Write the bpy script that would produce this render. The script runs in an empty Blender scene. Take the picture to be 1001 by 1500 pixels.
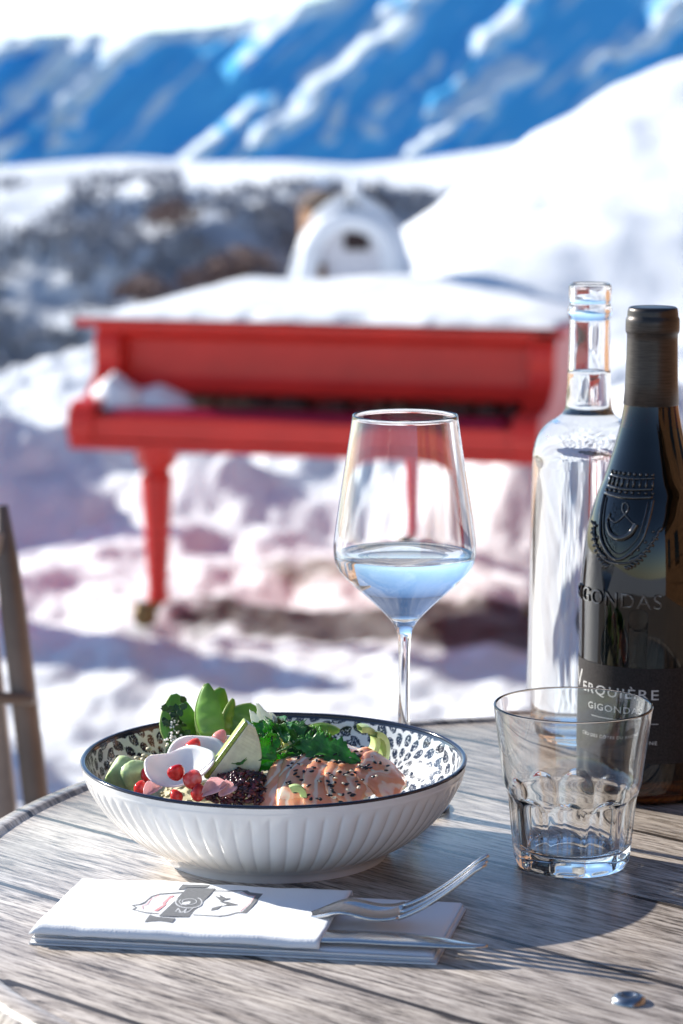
import bpy, bmesh, math, random
from mathutils import Vector, Matrix, noise as mnoise
random.seed(7)
S = bpy.context.scene
C = S.collection
T = 0.75                      # table height
CAMZ = T + 0.44
TH = math.radians(9.0)
F = 4000.0                    # focal length in photo pixels
rad = math.radians

# ------------------------------------------------------------------ helpers
def ray(px, py):
    xc = (px - 500.5) / F; yc = (750 - py) / F
    return Vector((xc, math.cos(TH) + yc * math.sin(TH), -math.sin(TH) + yc * math.cos(TH)))
def atz(px, py, z):           # point of the photograph on the level z
    d = ray(px, py); t = (z - CAMZ) / d.z
    return Vector((0, 0, CAMZ)) + d * t
def aty(px, py, Y):           # point of the photograph at ground distance Y
    d = ray(px, py); t = Y / d.y
    return Vector((0, 0, CAMZ)) + d * t

def link(o, parent=None):
    C.objects.link(o)
    if parent is not None: o.parent = parent
    return o
def thing(name, label, cat, loc=(0, 0, 0), rz=0, group=None):
    o = bpy.data.objects.new(name, None); link(o)
    o.empty_display_size = 0.02
    o.location = loc; o.rotation_euler = (0, 0, rz)
    return tag(o, label, cat, group)
def tag(o, label=None, cat=None, group=None, kind=None):
    if label: o['label'] = label
    if cat: o['category'] = cat
    if group: o['group'] = group
    if kind: o['kind'] = kind
    return o
def obj(name, vf, mat, parent=None, smooth=True, loc=None):
    v, f = vf[0], vf[1]
    me = bpy.data.meshes.new(name)
    me.from_pydata([tuple(p) for p in v], [], f)
    me.update()
    if smooth: me.polygons.foreach_set('use_smooth', [True] * len(me.polygons))
    mats = mat if isinstance(mat, (list, tuple)) else [mat]
    for m in mats: me.materials.append(m)
    if len(vf) > 2: me.polygons.foreach_set('material_index', vf[2])
    o = bpy.data.objects.new(name, me)
    link(o, parent)
    if loc is not None: o.location = loc
    return o
def recalc(o):
    bm = bmesh.new(); bm.from_mesh(o.data)
    bmesh.ops.recalc_face_normals(bm, faces=bm.faces)
    bm.to_mesh(o.data); bm.free()
    return o
def bevel(o, w, seg=2, ang=30):
    m = o.modifiers.new('bevel', 'BEVEL'); m.width = w; m.segments = seg
    m.limit_method = 'ANGLE'; m.angle_limit = rad(ang)
    return o
def solid(o, t, off=0):
    m = o.modifiers.new('solid', 'SOLIDIFY'); m.thickness = t; m.offset = off
    return o
def subsurf(o, n=1):
    m = o.modifiers.new('sub', 'SUBSURF'); m.levels = n; m.render_levels = n
    return o

def lathe(prof, n=96, rf=None, closed=False):
    """prof: list of (r, z). rf(theta, i, r, z) -> r"""
    v, f = [], []
    for i, (r, z) in enumerate(prof):
        for k in range(n):
            a = 2 * math.pi * k / n
            rr = rf(a, i, r, z) if rf else r
            v.append((rr * math.cos(a), rr * math.sin(a), z))
    m = len(prof)
    for i in range(m if closed else m - 1):
        j = (i + 1) % m
        for k in range(n):
            k2 = (k + 1) % n
            f.append((i * n + k, i * n + k2, j * n + k2, j * n + k))
    return v, f
def smooth_profile(pts, per=6):
    """Catmull-Rom through the points"""
    out = []
    P = [pts[0]] + list(pts) + [pts[-1]]
    for i in range(1, len(P) - 2):
        p0, p1, p2, p3 = P[i - 1], P[i], P[i + 1], P[i + 2]
        for k in range(per):
            t = k / per
            out.append(tuple(0.5 * (2 * p1[c] + (p2[c] - p0[c]) * t + (2 * p0[c] - 5 * p1[c] + 4 * p2[c] - p3[c]) * t * t
                             + (3 * p1[c] - p0[c] - 3 * p2[c] + p3[c]) * t ** 3) for c in range(len(p1))))
    out.append(tuple(pts[-1]))
    return out
def join(*parts):
    v, f = [], []
    for p in parts:
        o = len(v); v += [tuple(q) for q in p[0]]; f += [tuple(i + o for i in g) for g in p[1]]
    return v, f
def xf(vf, M):
    return [tuple(M @ Vector(p)) for p in vf[0]], vf[1]
def box(x0, x1, y0, y1, z0, z1):
    v = [(x, y, z) for z in (z0, z1) for y in (y0, y1) for x in (x0, x1)]
    return v, [(0, 2, 3, 1), (4, 5, 7, 6), (0, 1, 5, 4), (2, 6, 7, 3), (0, 4, 6, 2), (1, 3, 7, 5)]
def prism(poly, axis, a, b):
    """extrude a 2D polygon along 'x' or 'y' or 'z'"""
    n = len(poly); v = []
    for c in (a, b):
        for p in poly:
            v.append({'x': (c, p[0], p[1]), 'y': (p[0], c, p[1]), 'z': (p[0], p[1], c)}[axis])
    f = [tuple(range(n)), tuple(range(2 * n - 1, n - 1, -1))]
    for k in range(n):
        f.append((k, k + n, (k + 1) % n + n, (k + 1) % n))
    return v, f
def tube(pts, r, n=8, cap=True):
    pts = [Vector(p) for p in pts]
    rs = r if isinstance(r, (list, tuple)) else [r] * len(pts)
    v, f = [], []
    up = Vector((0.13, 0.21, 0.97))
    for i, p in enumerate(pts):
        t = (pts[min(i + 1, len(pts) - 1)] - pts[max(i - 1, 0)]).normalized()
        a = t.cross(up)
        if a.length < 1e-3: a = t.cross(Vector((1, 0, 0)))
        a.normalize(); b = t.cross(a)
        for k in range(n):
            q = 2 * math.pi * k / n
            v.append(p + (a * math.cos(q) + b * math.sin(q)) * rs[i])
    for i in range(len(pts) - 1):
        for k in range(n):
            k2 = (k + 1) % n
            f.append((i * n + k, i * n + k2, (i + 1) * n + k2, (i + 1) * n + k))
    if cap:
        f.append(tuple(range(n - 1, -1, -1))); f.append(tuple(range((len(pts) - 1) * n, len(pts) * n)))
    return v, f
def ellipsoid(c, rx, ry, rz, nu=12, nv=8, M=None, fn=None):
    v, f = [], []
    for i in range(nv + 1):
        th = math.pi * i / nv
        for k in range(nu):
            ph = 2 * math.pi * k / nu
            p = Vector((rx * math.sin(th) * math.cos(ph), ry * math.sin(th) * math.sin(ph), rz * math.cos(th)))
            if fn: p = fn(p)
            if M: p = M @ p
            v.append(p + Vector(c))
    for i in range(nv):
        for k in range(nu):
            k2 = (k + 1) % nu
            f.append((i * nu + k, (i + 1) * nu + k, (i + 1) * nu + k2, i * nu + k2))
    return v, f
def grid(nu, nv, fn):
    v = [fn(i / nu, j / nv) for j in range(nv + 1) for i in range(nu + 1)]
    f = [(j * (nu + 1) + i, j * (nu + 1) + i + 1, (j + 1) * (nu + 1) + i + 1, (j + 1) * (nu + 1) + i) for j in range(nv) for i in range(nu)]
    return v, f
def ss(a, b, x):
    t = max(0.0, min(1.0, (x - a) / (b - a))); return t * t * (3 - 2 * t)
def interp(tab, x):
    if x <= tab[0][0]: return tab[0][1]
    for (a, p), (b, q) in zip(tab, tab[1:]):
        if x <= b: return p + (q - p) * (x - a) / (b - a)
    return tab[-1][1]
def fbm(x, y, z=0.0, o=4):
    s, a = 0, 1
    for i in range(o):
        s += a * mnoise.noise((x, y, z + i * 7.3)); x *= 2.03; y *= 2.03; z *= 2.03; a *= 0.5
    return s
def attr(o, name, vals):
    a = o.data.attributes.new(name, 'FLOAT', 'POINT'); a.data.foreach_set('value', vals)

# ------------------------------------------------------------------ materials
class N:
    def __init__(s, name):
        s.m = bpy.data.materials.new(name); s.m.use_nodes = True
        s.t = s.m.node_tree; s.t.nodes.clear()
        s.out = s.t.nodes.new('ShaderNodeOutputMaterial')
    def n(s, typ, **kw):
        nd = s.t.nodes.new('ShaderNode' + typ)
        for k, v in kw.items():
            if k.startswith('_'): setattr(nd, k[1:], v)
        for k, v in kw.items():
            if not k.startswith('_'):
                key = int(k[1:]) if k[0] == 'i' and k[1:].isdigit() else k.replace('__', ' ')
                if isinstance(v, bpy.types.NodeSocket): s.t.links.new(v, nd.inputs[key])
                else: nd.inputs[key].default_value = v
        return nd
    def ramp(s, fac, stops, interp='LINEAR'):
        nd = s.t.nodes.new('ShaderNodeValToRGB'); nd.color_ramp.interpolation = interp
        e = nd.color_ramp.elements
        while len(e) < len(stops): e.new(0.5)
        for q, (p, c) in zip(e, stops):
            q.position = p; q.color = c if len(c) == 4 else (*c, 1)
        s.t.links.new(fac, nd.inputs[0]); return nd.outputs[0]
    def mix(s, fac, a, b, mode='MIX'):
        nd = s.t.nodes.new('ShaderNodeMix'); nd.data_type = 'RGBA'; nd.blend_type = mode
        for sock, val in ((nd.inputs[0], fac), (nd.inputs[6], a), (nd.inputs[7], b)):
            if isinstance(val, bpy.types.NodeSocket): s.t.links.new(val, sock)
            else: sock.default_value = val if not isinstance(val, tuple) or len(val) == 4 else (*val, 1)
        return nd.outputs[2]
    def math(s, op, a, b=None, c=None):
        nd = s.t.nodes.new('ShaderNodeMath'); nd.operation = op
        for i, val in enumerate((a, b, c)):
            if val is None: continue
            if isinstance(val, bpy.types.NodeSocket): s.t.links.new(val, nd.inputs[i])
            else: nd.inputs[i].default_value = val
        return nd.outputs[0]
    def coord(s, k='Object'): return s.n('TexCoord').outputs[k]
    def map(s, vec, scale=(1, 1, 1), rot=(0, 0, 0), loc=(0, 0, 0)):
        return s.n('Mapping', Vector=vec, Scale=scale, Rotation=rot, Location=loc).outputs[0]
    def noise(s, vec, scale, detail=4, rough=0.5, dist=0.0):
        return s.n('TexNoise', Vector=vec, Scale=scale, Detail=detail, Roughness=rough, Distortion=dist)
    def bsdf(s, **kw):
        p = s.n('BsdfPrincipled', **kw); s.t.links.new(p.outputs[0], s.out.inputs[0]); return p
    def bump(s, h, strength=0.5, dist=0.01):
        return s.n('Bump', Height=h, Strength=strength, Distance=dist).outputs[0]

def plain(name, col, rough=0.5, metal=0.0, var=0.15, nscale=30, bumpy=0.0, spec=0.5, sss=0.0, coat=0.0, sssr=(0.01, 0.005, 0.003)):
    g = N(name); co = g.coord()
    nz = g.noise(co, nscale, 4).outputs[0]
    dark = tuple(c * (1 - var) for c in col); lite = tuple(min(1, c * (1 + var)) for c in col)
    c = g.ramp(nz, [(0.3, dark), (0.7, lite)])
    kw = dict(Base__Color=c, Roughness=rough, Metallic=metal, Specular__IOR__Level=spec)
    if sss: kw.update(Subsurface__Weight=sss, Subsurface__Radius=sssr, Subsurface__Scale=1.0)
    if coat: kw.update(Coat__Weight=coat, Coat__Roughness=0.05)
    if bumpy: kw['Normal'] = g.bump(nz, bumpy, 0.003)
    g.bsdf(**kw); return g.m

def glass(name, col=(1, 1, 1), ior=1.5, rough=0.0):
    g = N(name)
    b = g.n('BsdfGlass', Color=(*col, 1), IOR=ior, Roughness=rough)
    g.t.links.new(b.outputs[0], g.out.inputs[0]); return g.m

M = {}
M['glass'] = glass('clear_glass', (0.985, 0.99, 0.99), 1.5)
M['water'] = glass('water', (0.99, 0.995, 1.0), 1.333)
g = N('amber_glass')
fr0 = g.n('Fresnel', IOR=1.52).outputs[0]
rf0 = g.n('BsdfRefraction', Color=(0.20, 0.085, 0.02, 1), IOR=1.52, Roughness=0.0); gs0 = g.n('BsdfGlossy', Color=(1, 1, 1, 1), Roughness=0.015)
mx0 = g.n('MixShader', i0=fr0, i1=rf0.outputs[0], i2=gs0.outputs[0]); g.t.links.new(mx0.outputs[0], g.out.inputs[0])
M['bottle_glass'] = g.m
M['wine'] = plain('red_wine', (0.006, 0.0015, 0.0015), 0.6, var=0.1, spec=0.0)
M['emboss'] = plain('embossed_dark_glass', (0.006, 0.004, 0.003), 0.05, var=0.1, spec=1.0)
M['steel'] = plain('brushed_steel', (0.62, 0.61, 0.60), 0.16, 1.0, 0.05, 60)
M['brass'] = plain('aged_brass', (0.22, 0.15, 0.07), 0.4, 0.8, 0.3, 40)
M['black_metal'] = plain('dark_metal', (0.03, 0.03, 0.032), 0.45, 0.6, 0.2, 30)

def m_snow(name, scale=1.0, bare=False, col=(0.84, 0.86, 0.89), bs=0.6):
    g = N(name); co = g.coord()
    n1 = g.noise(co, 9 / scale, 8, 0.65); n2 = g.noise(co, 55 / scale, 4, 0.6)
    h = g.math('ADD', n1.outputs[0], g.math('MULTIPLY', n2.outputs[0], 0.3))
    c = g.ramp(n1.outputs[0], [(0.25, tuple(q * 0.95 for q in col)), (0.7, col)])
    if bare:
        a = g.n('Attribute', _attribute_name='bare').outputs['Fac']
        w = g.math('ADD', a, g.math('MULTIPLY', g.math('SUBTRACT', n1.outputs[0], 0.5), 0.9))
        mud = g.ramp(g.noise(co, 20, 6).outputs[0], [(0.3, (0.22, 0.20, 0.175)), (0.7, (0.40, 0.37, 0.33))])
        c = g.mix(g.ramp(w, [(0.66, (0, 0, 0)), (0.86, (1, 1, 1))]), c, mud)
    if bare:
        a2 = g.n('Attribute', _attribute_name='wet').outputs['Fac']  # wet soil together with the piano's painted shadow band
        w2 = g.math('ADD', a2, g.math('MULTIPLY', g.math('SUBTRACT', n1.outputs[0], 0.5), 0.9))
        c = g.mix(g.ramp(w2, [(0.50, (0, 0, 0)), (0.68, (1, 1, 1))]), c, (0.085, 0.072, 0.066))  # wet soil and the shadow band share this dark colour
    g.bsdf(Base__Color=c, Roughness=0.55, Specular__IOR__Level=0.35, Normal=g.bump(h, bs, 0.03 * scale))
    return g.m
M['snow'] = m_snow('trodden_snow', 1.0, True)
M['snow_soft'] = m_snow('soft_snow', 0.4, bs=0.2)
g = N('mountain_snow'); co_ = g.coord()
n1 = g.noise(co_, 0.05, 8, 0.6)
lit_a = g.n('Attribute', _attribute_name='sunlit').outputs['Fac']
lit_b = g.math('ADD', lit_a, g.math('MULTIPLY', g.math('SUBTRACT', n1.outputs[0], 0.5), 0.35))
shade_blue = g.ramp(n1.outputs[0], [(0.3, (0.10, 0.48, 0.86)), (0.7, (0.15, 0.56, 0.90))])  # blue of the shaded face put into the base colour
g.bsdf(Base__Color=g.mix(g.ramp(lit_b, [(0.20, (0, 0, 0)), (0.50, (1, 1, 1))]), shade_blue, (0.80, 0.88, 0.94)), Roughness=0.8, Specular__IOR__Level=0.05, Normal=g.bump(n1.outputs[0], 0.2, 1.0))
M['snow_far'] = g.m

# ------------------------------------------------------------------ world, sun, camera
SUN_EL = rad(24.0)
sdir = Vector((-0.82, 0.57, 0)).normalized() * math.cos(SUN_EL) + Vector((0, 0, math.sin(SUN_EL)))
w = bpy.data.worlds.new('World'); S.world = w; w.use_nodes = True
nt = w.node_tree; bg = nt.nodes['Background']
sky = nt.nodes.new('ShaderNodeTexSky'); sky.sky_type = 'NISHITA'; sky.sun_disc = False
sky.sun_elevation = SUN_EL; sky.sun_rotation = math.atan2(sdir.x, sdir.y)
sky.altitude = 2500; sky.air_density = 1.0; sky.dust_density = 0.2; sky.ozone_density = 2.2
nt.links.new(sky.outputs[0], bg.inputs[0]); bg.inputs[1].default_value = 0.10
sl = bpy.data.lights.new('sun', 'SUN'); sl.energy = 4.6; sl.angle = rad(0.53); sl.color = (1.0, 0.955, 0.87)
so = bpy.data.objects.new('sun', sl); link(so)
so.rotation_euler = (-sdir).to_track_quat('-Z', 'Y').to_euler(); so.location = (-6, 4, 6)
S.view_settings.view_transform = 'Standard'; S.view_settings.look = 'None'; S.view_settings.gamma = 1
S.view_settings.exposure = 1.06
S.cycles.use_denoising = True
S.cycles.max_bounces = 24; S.cycles.transmission_bounces = 24; S.cycles.glossy_bounces = 8; S.cycles.diffuse_bounces = 4
S.cycles.transparent_max_bounces = 24
S.cycles.caustics_refractive = True; S.cycles.caustics_reflective = True; S.cycles.blur_glossy = 0.6
S.cycles.sample_clamp_indirect = 6.0

cam = bpy.data.cameras.new('camera'); co = bpy.data.objects.new('camera', cam); link(co)
co.location = (0, 0, CAMZ); co.rotation_euler = (rad(90) - TH, 0, 0)
cam.sensor_fit = 'VERTICAL'; cam.sensor_height = 36; cam.sensor_width = 24; cam.lens = F / 1500 * 36
cam.clip_start = 0.05; cam.clip_end = 6000
cam.dof.use_dof = True; cam.dof.focus_distance = 1.53; cam.dof.aperture_fstop = 10.3
S.camera = co

# ------------------------------------------------------------------ terrain
def dep(py): return TH + math.atan((py - 750) / F)
RIDGE = [(-3000, 560), (-300, 560), (0, 547), (130, 507), (260, 450), (400, 418), (480, 412), (560, 395), (590, 358), (640, 312), (700, 252), (780, 195), (900, 131), (1001, 94), (1300, 20), (2000, -80), (9000, -150)]
DIST = [(-3000, 15), (-300, 15), (0, 16), (130, 17.5), (260, 20), (400, 22.5), (480, 23.5), (560, 24.5), (640, 25), (900, 26), (9000, 28)]
def ground_z(X, Y, D, zr):
    z = -0.58 * ss(3.9, 6.6, Y)
    z += (zr - z) * (ss(13.0, D, Y) ** 0.9 if D < 19 else ss(13 + 5.5 * ss(19, 23, D), D, Y))
    near = ss(3.2, 5, Y) * (1 - ss(15, 22, Y))
    z += near * (0.075 * fbm(X * 1.3, Y * 0.9, 3.1, 3) + 0.035 * fbm(X * 5, Y * 4, 1.7, 3))
    z += near * 0.10 * max(0, fbm(X * 2.3 + 5, Y * 1.6, 9.0, 2)) * ss(9.2, 10.5, Y)
    z += 0.20 * ss(18.5, 21, Y) * fbm(X * 0.55, Y * 0.5, 4.0, 3)
    # heaps around the yard; those out of view at left are added to cast shadows
    for (hx, hy, sx, sy, h) in HEAPS:
        q = ((X - hx) / sx) ** 2 + ((Y - hy) / sy) ** 2
        if q < 6: z += h * math.exp(-q) * (1 + 0.25 * fbm(X * 3, Y * 3, 2.0, 3))
    return z
HEAPS = [(-2.15, 11.2, 0.55, 0.45, 0.85), (-2.2, 9.3, 0.5, 0.35, 1.15), (-1.95, 7.55, 0.45, 0.3, 0.75), (-1.25, 11.8, 0.5, 0.5, 0.30),
         (-0.75, 12.6, 0.5, 0.5, 0.28), (0.2, 12.4, 0.6, 0.5, 0.2), (0.72, 10.6, 0.34, 0.35, 0.42), (1.5, 11.5, 0.7, 0.6, 0.5),
         (-0.55, 11.2, 0.3, 0.3, 0.22), (0.25, 11.0, 0.35, 0.25, 0.15)]
cols = []
x = -0.30
while x < 0.30:
    cols.append(x); x += 0.0013 if abs(x) < 0.145 else 0.004
cols = [-40, -15, -6, -3, -1.6, -1, -0.7, -0.5, -0.4, -0.34] + cols + [0.34, 0.4, 0.5, 0.7, 1, 1.6, 3, 6, 15, 40]
NR = 330
gv, bare, wet_shades = [], [], []
rows_n = None
for s in cols:
    px = 500.5 + s * F * 1.0
    D = interp(DIST, px); py = interp(RIDGE, px)
    zr = CAMZ - D * math.tan(dep(py))
    col = []
    for Y in (-80, -30, -10, -3, 0, 1.5, 2.5): col.append((s * 3, Y, 0, 0, 0))
    for i in range(NR + 1):
        Y = 3 * (D / 3) ** (i / NR); X = s * Y
        z = ground_z(X, Y, D, zr)
        pxx = 500.5 + s * F
        b = math.exp(-((X + 0.05) / 0.55) ** 2 - ((Y - 9.75) / 0.45) ** 2) * 1.0
        b = max(b, math.exp(-((X - 0.45) / 0.75) ** 2 - ((Y - 8.65) / 0.4) ** 2) * 0.9)
        wet = math.exp(-((X - 0.24 - 0.4 * (9.1 - Y)) / 0.85) ** 2 - ((Y - 8.80 + 0.22 * X) / 0.36) ** 2) * 1.7  # piano's shadow band painted into the ground colour, together with wet soil
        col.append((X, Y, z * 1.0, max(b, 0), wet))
    zl = col[-1][2]
    for dy, dz in ((0.5, -0.18), (1.5, -0.9), (4, -3), (9, -7.5), (20, -16)):
        col.append((s * (D + dy), D + dy, zl + dz, 0, 0))
    rows_n = len(col)
    gv += [c[:3] for c in col]; bare += [c[3] for c in col]; wet_shades += [c[4] for c in col]
gf = [(i * rows_n + j, (i + 1) * rows_n + j, (i + 1) * rows_n + j + 1, i * rows_n + j + 1) for i in range(len(cols) - 1) for j in range(rows_n - 1)]
g = obj('snow_ground', (gv, gf), M['snow']); attr(g, 'bare', bare); attr(g, 'wet', wet_shades); tag(g, kind='structure')

# middle hillside: steep shaded valley side with brush, brighter shelf on top
HTOP = [(-400, 228), (0, 245), (100, 236), (200, 230), (300, 238), (420, 236), (520, 242), (600, 236), (700, 222), (800, 205), (1400, 190)]
def hill_pt(u, v):
    s = -0.30 + 0.60 * u
    px = 500.5 + s * F
    # v: 0 bottom .. 1 top ; face from d=96 to 112, then the shelf to d=190
    n = fbm(u * 14, v * 5, 2.2, 5)
    n2 = fbm(u * 5, v * 2.5, 8.2, 3)
    brk = 268 + 14 * math.sin(px * 0.011) + 26 * n2
    if px < 260: brk += (260 - px) * 0.10
    if v < 0.7:
        t = v / 0.7; py = 640 + (brk - 640) * t; d = 96 + 15 * t + 1.6 * n + 3.2 * n2
    else:
        t = (v - 0.7) / 0.3; py = brk + (interp(HTOP, px) - brk) * t; d = 111 + 90 * t * t + 6 * t + (1.6 * n + 3.2 * n2) * (1 - t) + 9 * n * t
    return (s * d, d, CAMZ - d * math.tan(dep(py)))
NU, NV = 260, 110
hv, hf = grid(NU, NV, hill_pt)
# back drop of the shelf
m_hill = N('brushy_snow'); cc = m_hill.coord()
nA = m_hill.noise(cc, 0.5, 8, 0.7); nB = m_hill.noise(cc, 0.09, 4, 0.6)
mm = m_hill.math('ADD', nA.outputs[0], m_hill.math('MULTIPLY', m_hill.math('SUBTRACT', nB.outputs[0], 0.5), 0.8))
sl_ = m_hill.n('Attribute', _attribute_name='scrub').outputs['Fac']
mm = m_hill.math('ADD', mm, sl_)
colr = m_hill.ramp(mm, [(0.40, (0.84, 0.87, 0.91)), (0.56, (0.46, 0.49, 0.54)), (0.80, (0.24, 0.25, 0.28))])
m_hill.bsdf(Base__Color=colr, Roughness=0.8, Normal=m_hill.bump(nA.outputs[0], 0.8, 0.5))
hill = obj('brushy_hillside', (hv, hf), m_hill.m); tag(hill, kind='structure')
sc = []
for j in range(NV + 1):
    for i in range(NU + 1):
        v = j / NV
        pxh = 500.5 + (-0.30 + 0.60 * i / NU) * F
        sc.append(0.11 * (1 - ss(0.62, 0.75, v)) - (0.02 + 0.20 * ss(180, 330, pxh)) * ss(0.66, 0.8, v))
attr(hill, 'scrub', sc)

# far mountain wall: built as a leaning face with diagonal spurs that catch the sun
RIBS = [  # (x0,y0,x1,y1, half width px, height m)
    (235, 262, 400, 150, 26, 15), (380, 205, 590, 40, 30, 20), (350, 105, 500, -30, 26, 17), (470, 200, 520, 120, 16, 8),
    (545, 175, 640, 110, 22, 9), (580, 235, 770, 105, 26, 16), (640, 150, 790, -20, 30, 18), (700, 130, 760, 90, 24, 9),
    (880, 100, 1010, 15, 22, 14), (930, 60, 1040, -40, 26, 14), (560, 40, 660, -40, 24, 12), (440, 140, 570, 60, 24, 12),
    (-60, 240, 110, 90, 30, 22), (20, 230, 190, 70, 26, 22), (80, 200, 210, 60, 22, 16), (-80, 140, 60, 40, 40, 24), (1000, 180, 1150, 40, 40, 20)]
# skyline: the wall ends along a ridge at the upper left
def mtn_top(px):
    return interp([(-1400, 130), (-200, 66), (0, 52), (200, 46), (330, 36), (480, -5), (600, -60), (760, -120), (1000, -150), (2500, -250)], px)
def mtn_pt(u, v):
    px = -1400 + 3900 * u; py = 300 + (-330 - 300) * v
    s = (px - 500.5) / F
    z0 = (300 - py) / F * 800            # height on a plane at 800 m
    d = 800 + z0 * 1.62
    h = 0; sunlit = 0
    wx = px + 26 * fbm(px * 0.012, py * 0.012, 1.0, 3); wy = py + 22 * fbm(px * 0.012, py * 0.012, 5.0, 3)
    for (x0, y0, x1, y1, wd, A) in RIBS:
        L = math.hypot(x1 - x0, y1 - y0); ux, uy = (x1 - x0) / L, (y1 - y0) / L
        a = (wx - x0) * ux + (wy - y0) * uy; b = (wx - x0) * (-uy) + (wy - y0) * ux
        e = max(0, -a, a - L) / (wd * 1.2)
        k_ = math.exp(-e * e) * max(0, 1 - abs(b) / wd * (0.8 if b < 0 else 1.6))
        h = max(h, 0.55 * A * k_); sunlit = max(sunlit, k_)
    h += 1.8 * fbm((px - py) * 0.006, (px + py) * 0.045, 4.5, 5)
    h += 0.7 * fbm((px - py) * 0.010, (px + py) * 0.022, 2.0, 5)
    h += 4.0 * fbm(px * 0.004, py * 0.004, 12.0, 2)
    d -= h
    crest = ss(34, 8, py - mtn_top(px)) * ss(560, 400, px)
    SUNLIT.append(crest * 0.8 + sunlit * (0.75 + 0.9 * fbm(px * 0.03, py * 0.03, 2.5, 3)) + 0.55 * fbm((px - py) * 0.006, (px + py) * 0.045, 4.5, 5) + 0.9 * ss(232, 285, py) * (0.5 + fbm(px * 0.02, py * 0.05, 6.0, 3)))  # sunlit streaks painted white along the ribs and the crest
    return (s * d, d, CAMZ - d * math.tan(dep(py)))
SUNLIT = []
def mtn_cell(u, v):
    px = -1400 + 3900 * u
    top = mtn_top(px)
    p = mtn_pt(u, v * (300 - top) / 630)
    return p
mv, mf = grid(520, 170, mtn_cell)
n0 = len(mv)
for i in range(521):                       # the far side of the crest
    p = Vector(mv[170 * 521 + i]); mv.append((p.x * 1.1, p.y + 60, p.z - 30))
for i in range(520): mf.append((170 * 521 + i, 170 * 521 + i + 1, n0 + i + 1, n0 + i))
mt = obj('snow_mountain', (mv, mf), M['snow_far']); attr(mt, 'sunlit', SUNLIT + [1.0] * 521); tag(mt, kind='structure')

# brush on the hillside, too much to count
bv, bf = [], []
rng = random.Random(3)
cnt = 0
while cnt < 2600:
    u = rng.uniform(0.27, 0.62); v = rng.uniform(0.05, 0.86)
    if fbm(u * 30, v * 8, 4.4, 3) < -0.15 + (0.9 if v > 0.7 and 500.5 + (-0.30 + 0.60 * u) * F > 270 else 0) : continue
    p = Vector(hill_pt(u, v)); hgt = rng.uniform(0.15, 0.42)
    for k in range(6):
        a = rng.uniform(0, 6.28); l = hgt * rng.uniform(0.6, 1)
        q = p + Vector((math.cos(a) * l * 0.6, math.sin(a) * l * 0.3, l))
        wv = Vector((-math.sin(a), math.cos(a), 0)) * 0.05 * rng.uniform(1, 2.4)
        o = len(bv); bv += [p - wv, p + wv, q + wv * 0.6 + Vector((0, 0, 0.05)), q - wv * 0.6]; bf.append((o, o + 1, o + 2, o + 3))
    cnt += 1
br = obj('brush', (bv, bf), plain('twig_bark', (0.34, 0.34, 0.37), 0.8, var=0.4, nscale=3), smooth=False)
tag(br, 'grey-brown leafless brush scattered over the shaded snowy hillside', 'brush', kind='stuff')

def shrub(px, py, d, wd, hg, label, seed):
    p = aty(px, py, d); rn = random.Random(seed)
    t = thing('brown_shrub', label, 'shrub', p, 0, 'reddish brown shrubs on the far hillside')
    tv, tf = [], []
    for k in range(420):
        a = rn.uniform(0, 6.28); r = rn.uniform(0, 1) ** 0.6; z = rn.uniform(0.1, 1) * (1 - 0.5 * r)
        c = Vector((math.cos(a) * r * wd / 2, math.sin(a) * r * wd / 2, z * hg))
        n = Vector((rn.gauss(0, 1), rn.gauss(0, 1), rn.gauss(0, 1))).normalized(); b = n.orthogonal().normalized(); e = n.cross(b)
        l = rn.uniform(0.06, 0.16)
        o = len(tv); tv += [c - b * l - e * l * .3, c + b * l - e * l * .3, c + b * l * .6 + e * l * .6, c - b * l * .6 + e * l * .6]; tf.append((o, o + 1, o + 2, o + 3))
    obj('crown', (tv, tf), M_SHRUB, t, smooth=False)
    st = [tube([(rn.uniform(-.1, .1), rn.uniform(-.1, .1), -0.4), (math.cos(k) * wd * .2, math.sin(k) * wd * .2, hg * .7)], [0.06, 0.02], 5) for k in range(6)]
    obj('stem', join(*st), M_SHRUB, t)
M_SHRUB = plain('russet_leaves', (0.20, 0.125, 0.105), 0.8, var=0.4, nscale=5)
shrub(255, 330, 108, 2.2, 1.3, 'lone reddish brown shrub on the shaded hillside below the far snow shelf', 1)
shrub(310, 425, 102, 2.6, 1.2, 'brown shrub just above the left half of the snowy piano lid', 2)
shrub(355, 402, 103, 2.8, 1.2, 'brown shrub left of the snow-covered shrine', 3)
shrub(210, 440, 100, 2.4, 1.1, 'low brown shrub above the left corner of the piano lid', 4)

# ------------------------------------------------------------------ hut and shrine in the distance
M['timber'] = plain('weathered_timber', (0.27, 0.13, 0.055), 0.75, var=0.35, nscale=6)
M['timber_dark'] = plain('dark_timber', (0.07, 0.04, 0.028), 0.8, var=0.3, nscale=6)
hp = aty(511, 340, 104)
hut = thing('wooden_hut', 'small brown wooden hut standing behind the snow-covered shrine', 'hut', hp, rad(12))
recalc(obj('wall', join(box(-1.45, 1.45, 0, 2.2, -1.5, 1.15)), M['timber'], hut, smooth=False))
obj('roof', prism([(-1.75, 1.0), (1.75, 1.0), (0.9, 1.55), (-0.9, 1.55)], 'y', -0.3, 2.5), M['timber_dark'], hut, smooth=False)
obj('door', box(-0.35, 0.35, -0.04, -0.003, -1.5, 0.5), M['timber_dark'], hut, smooth=False)

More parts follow.
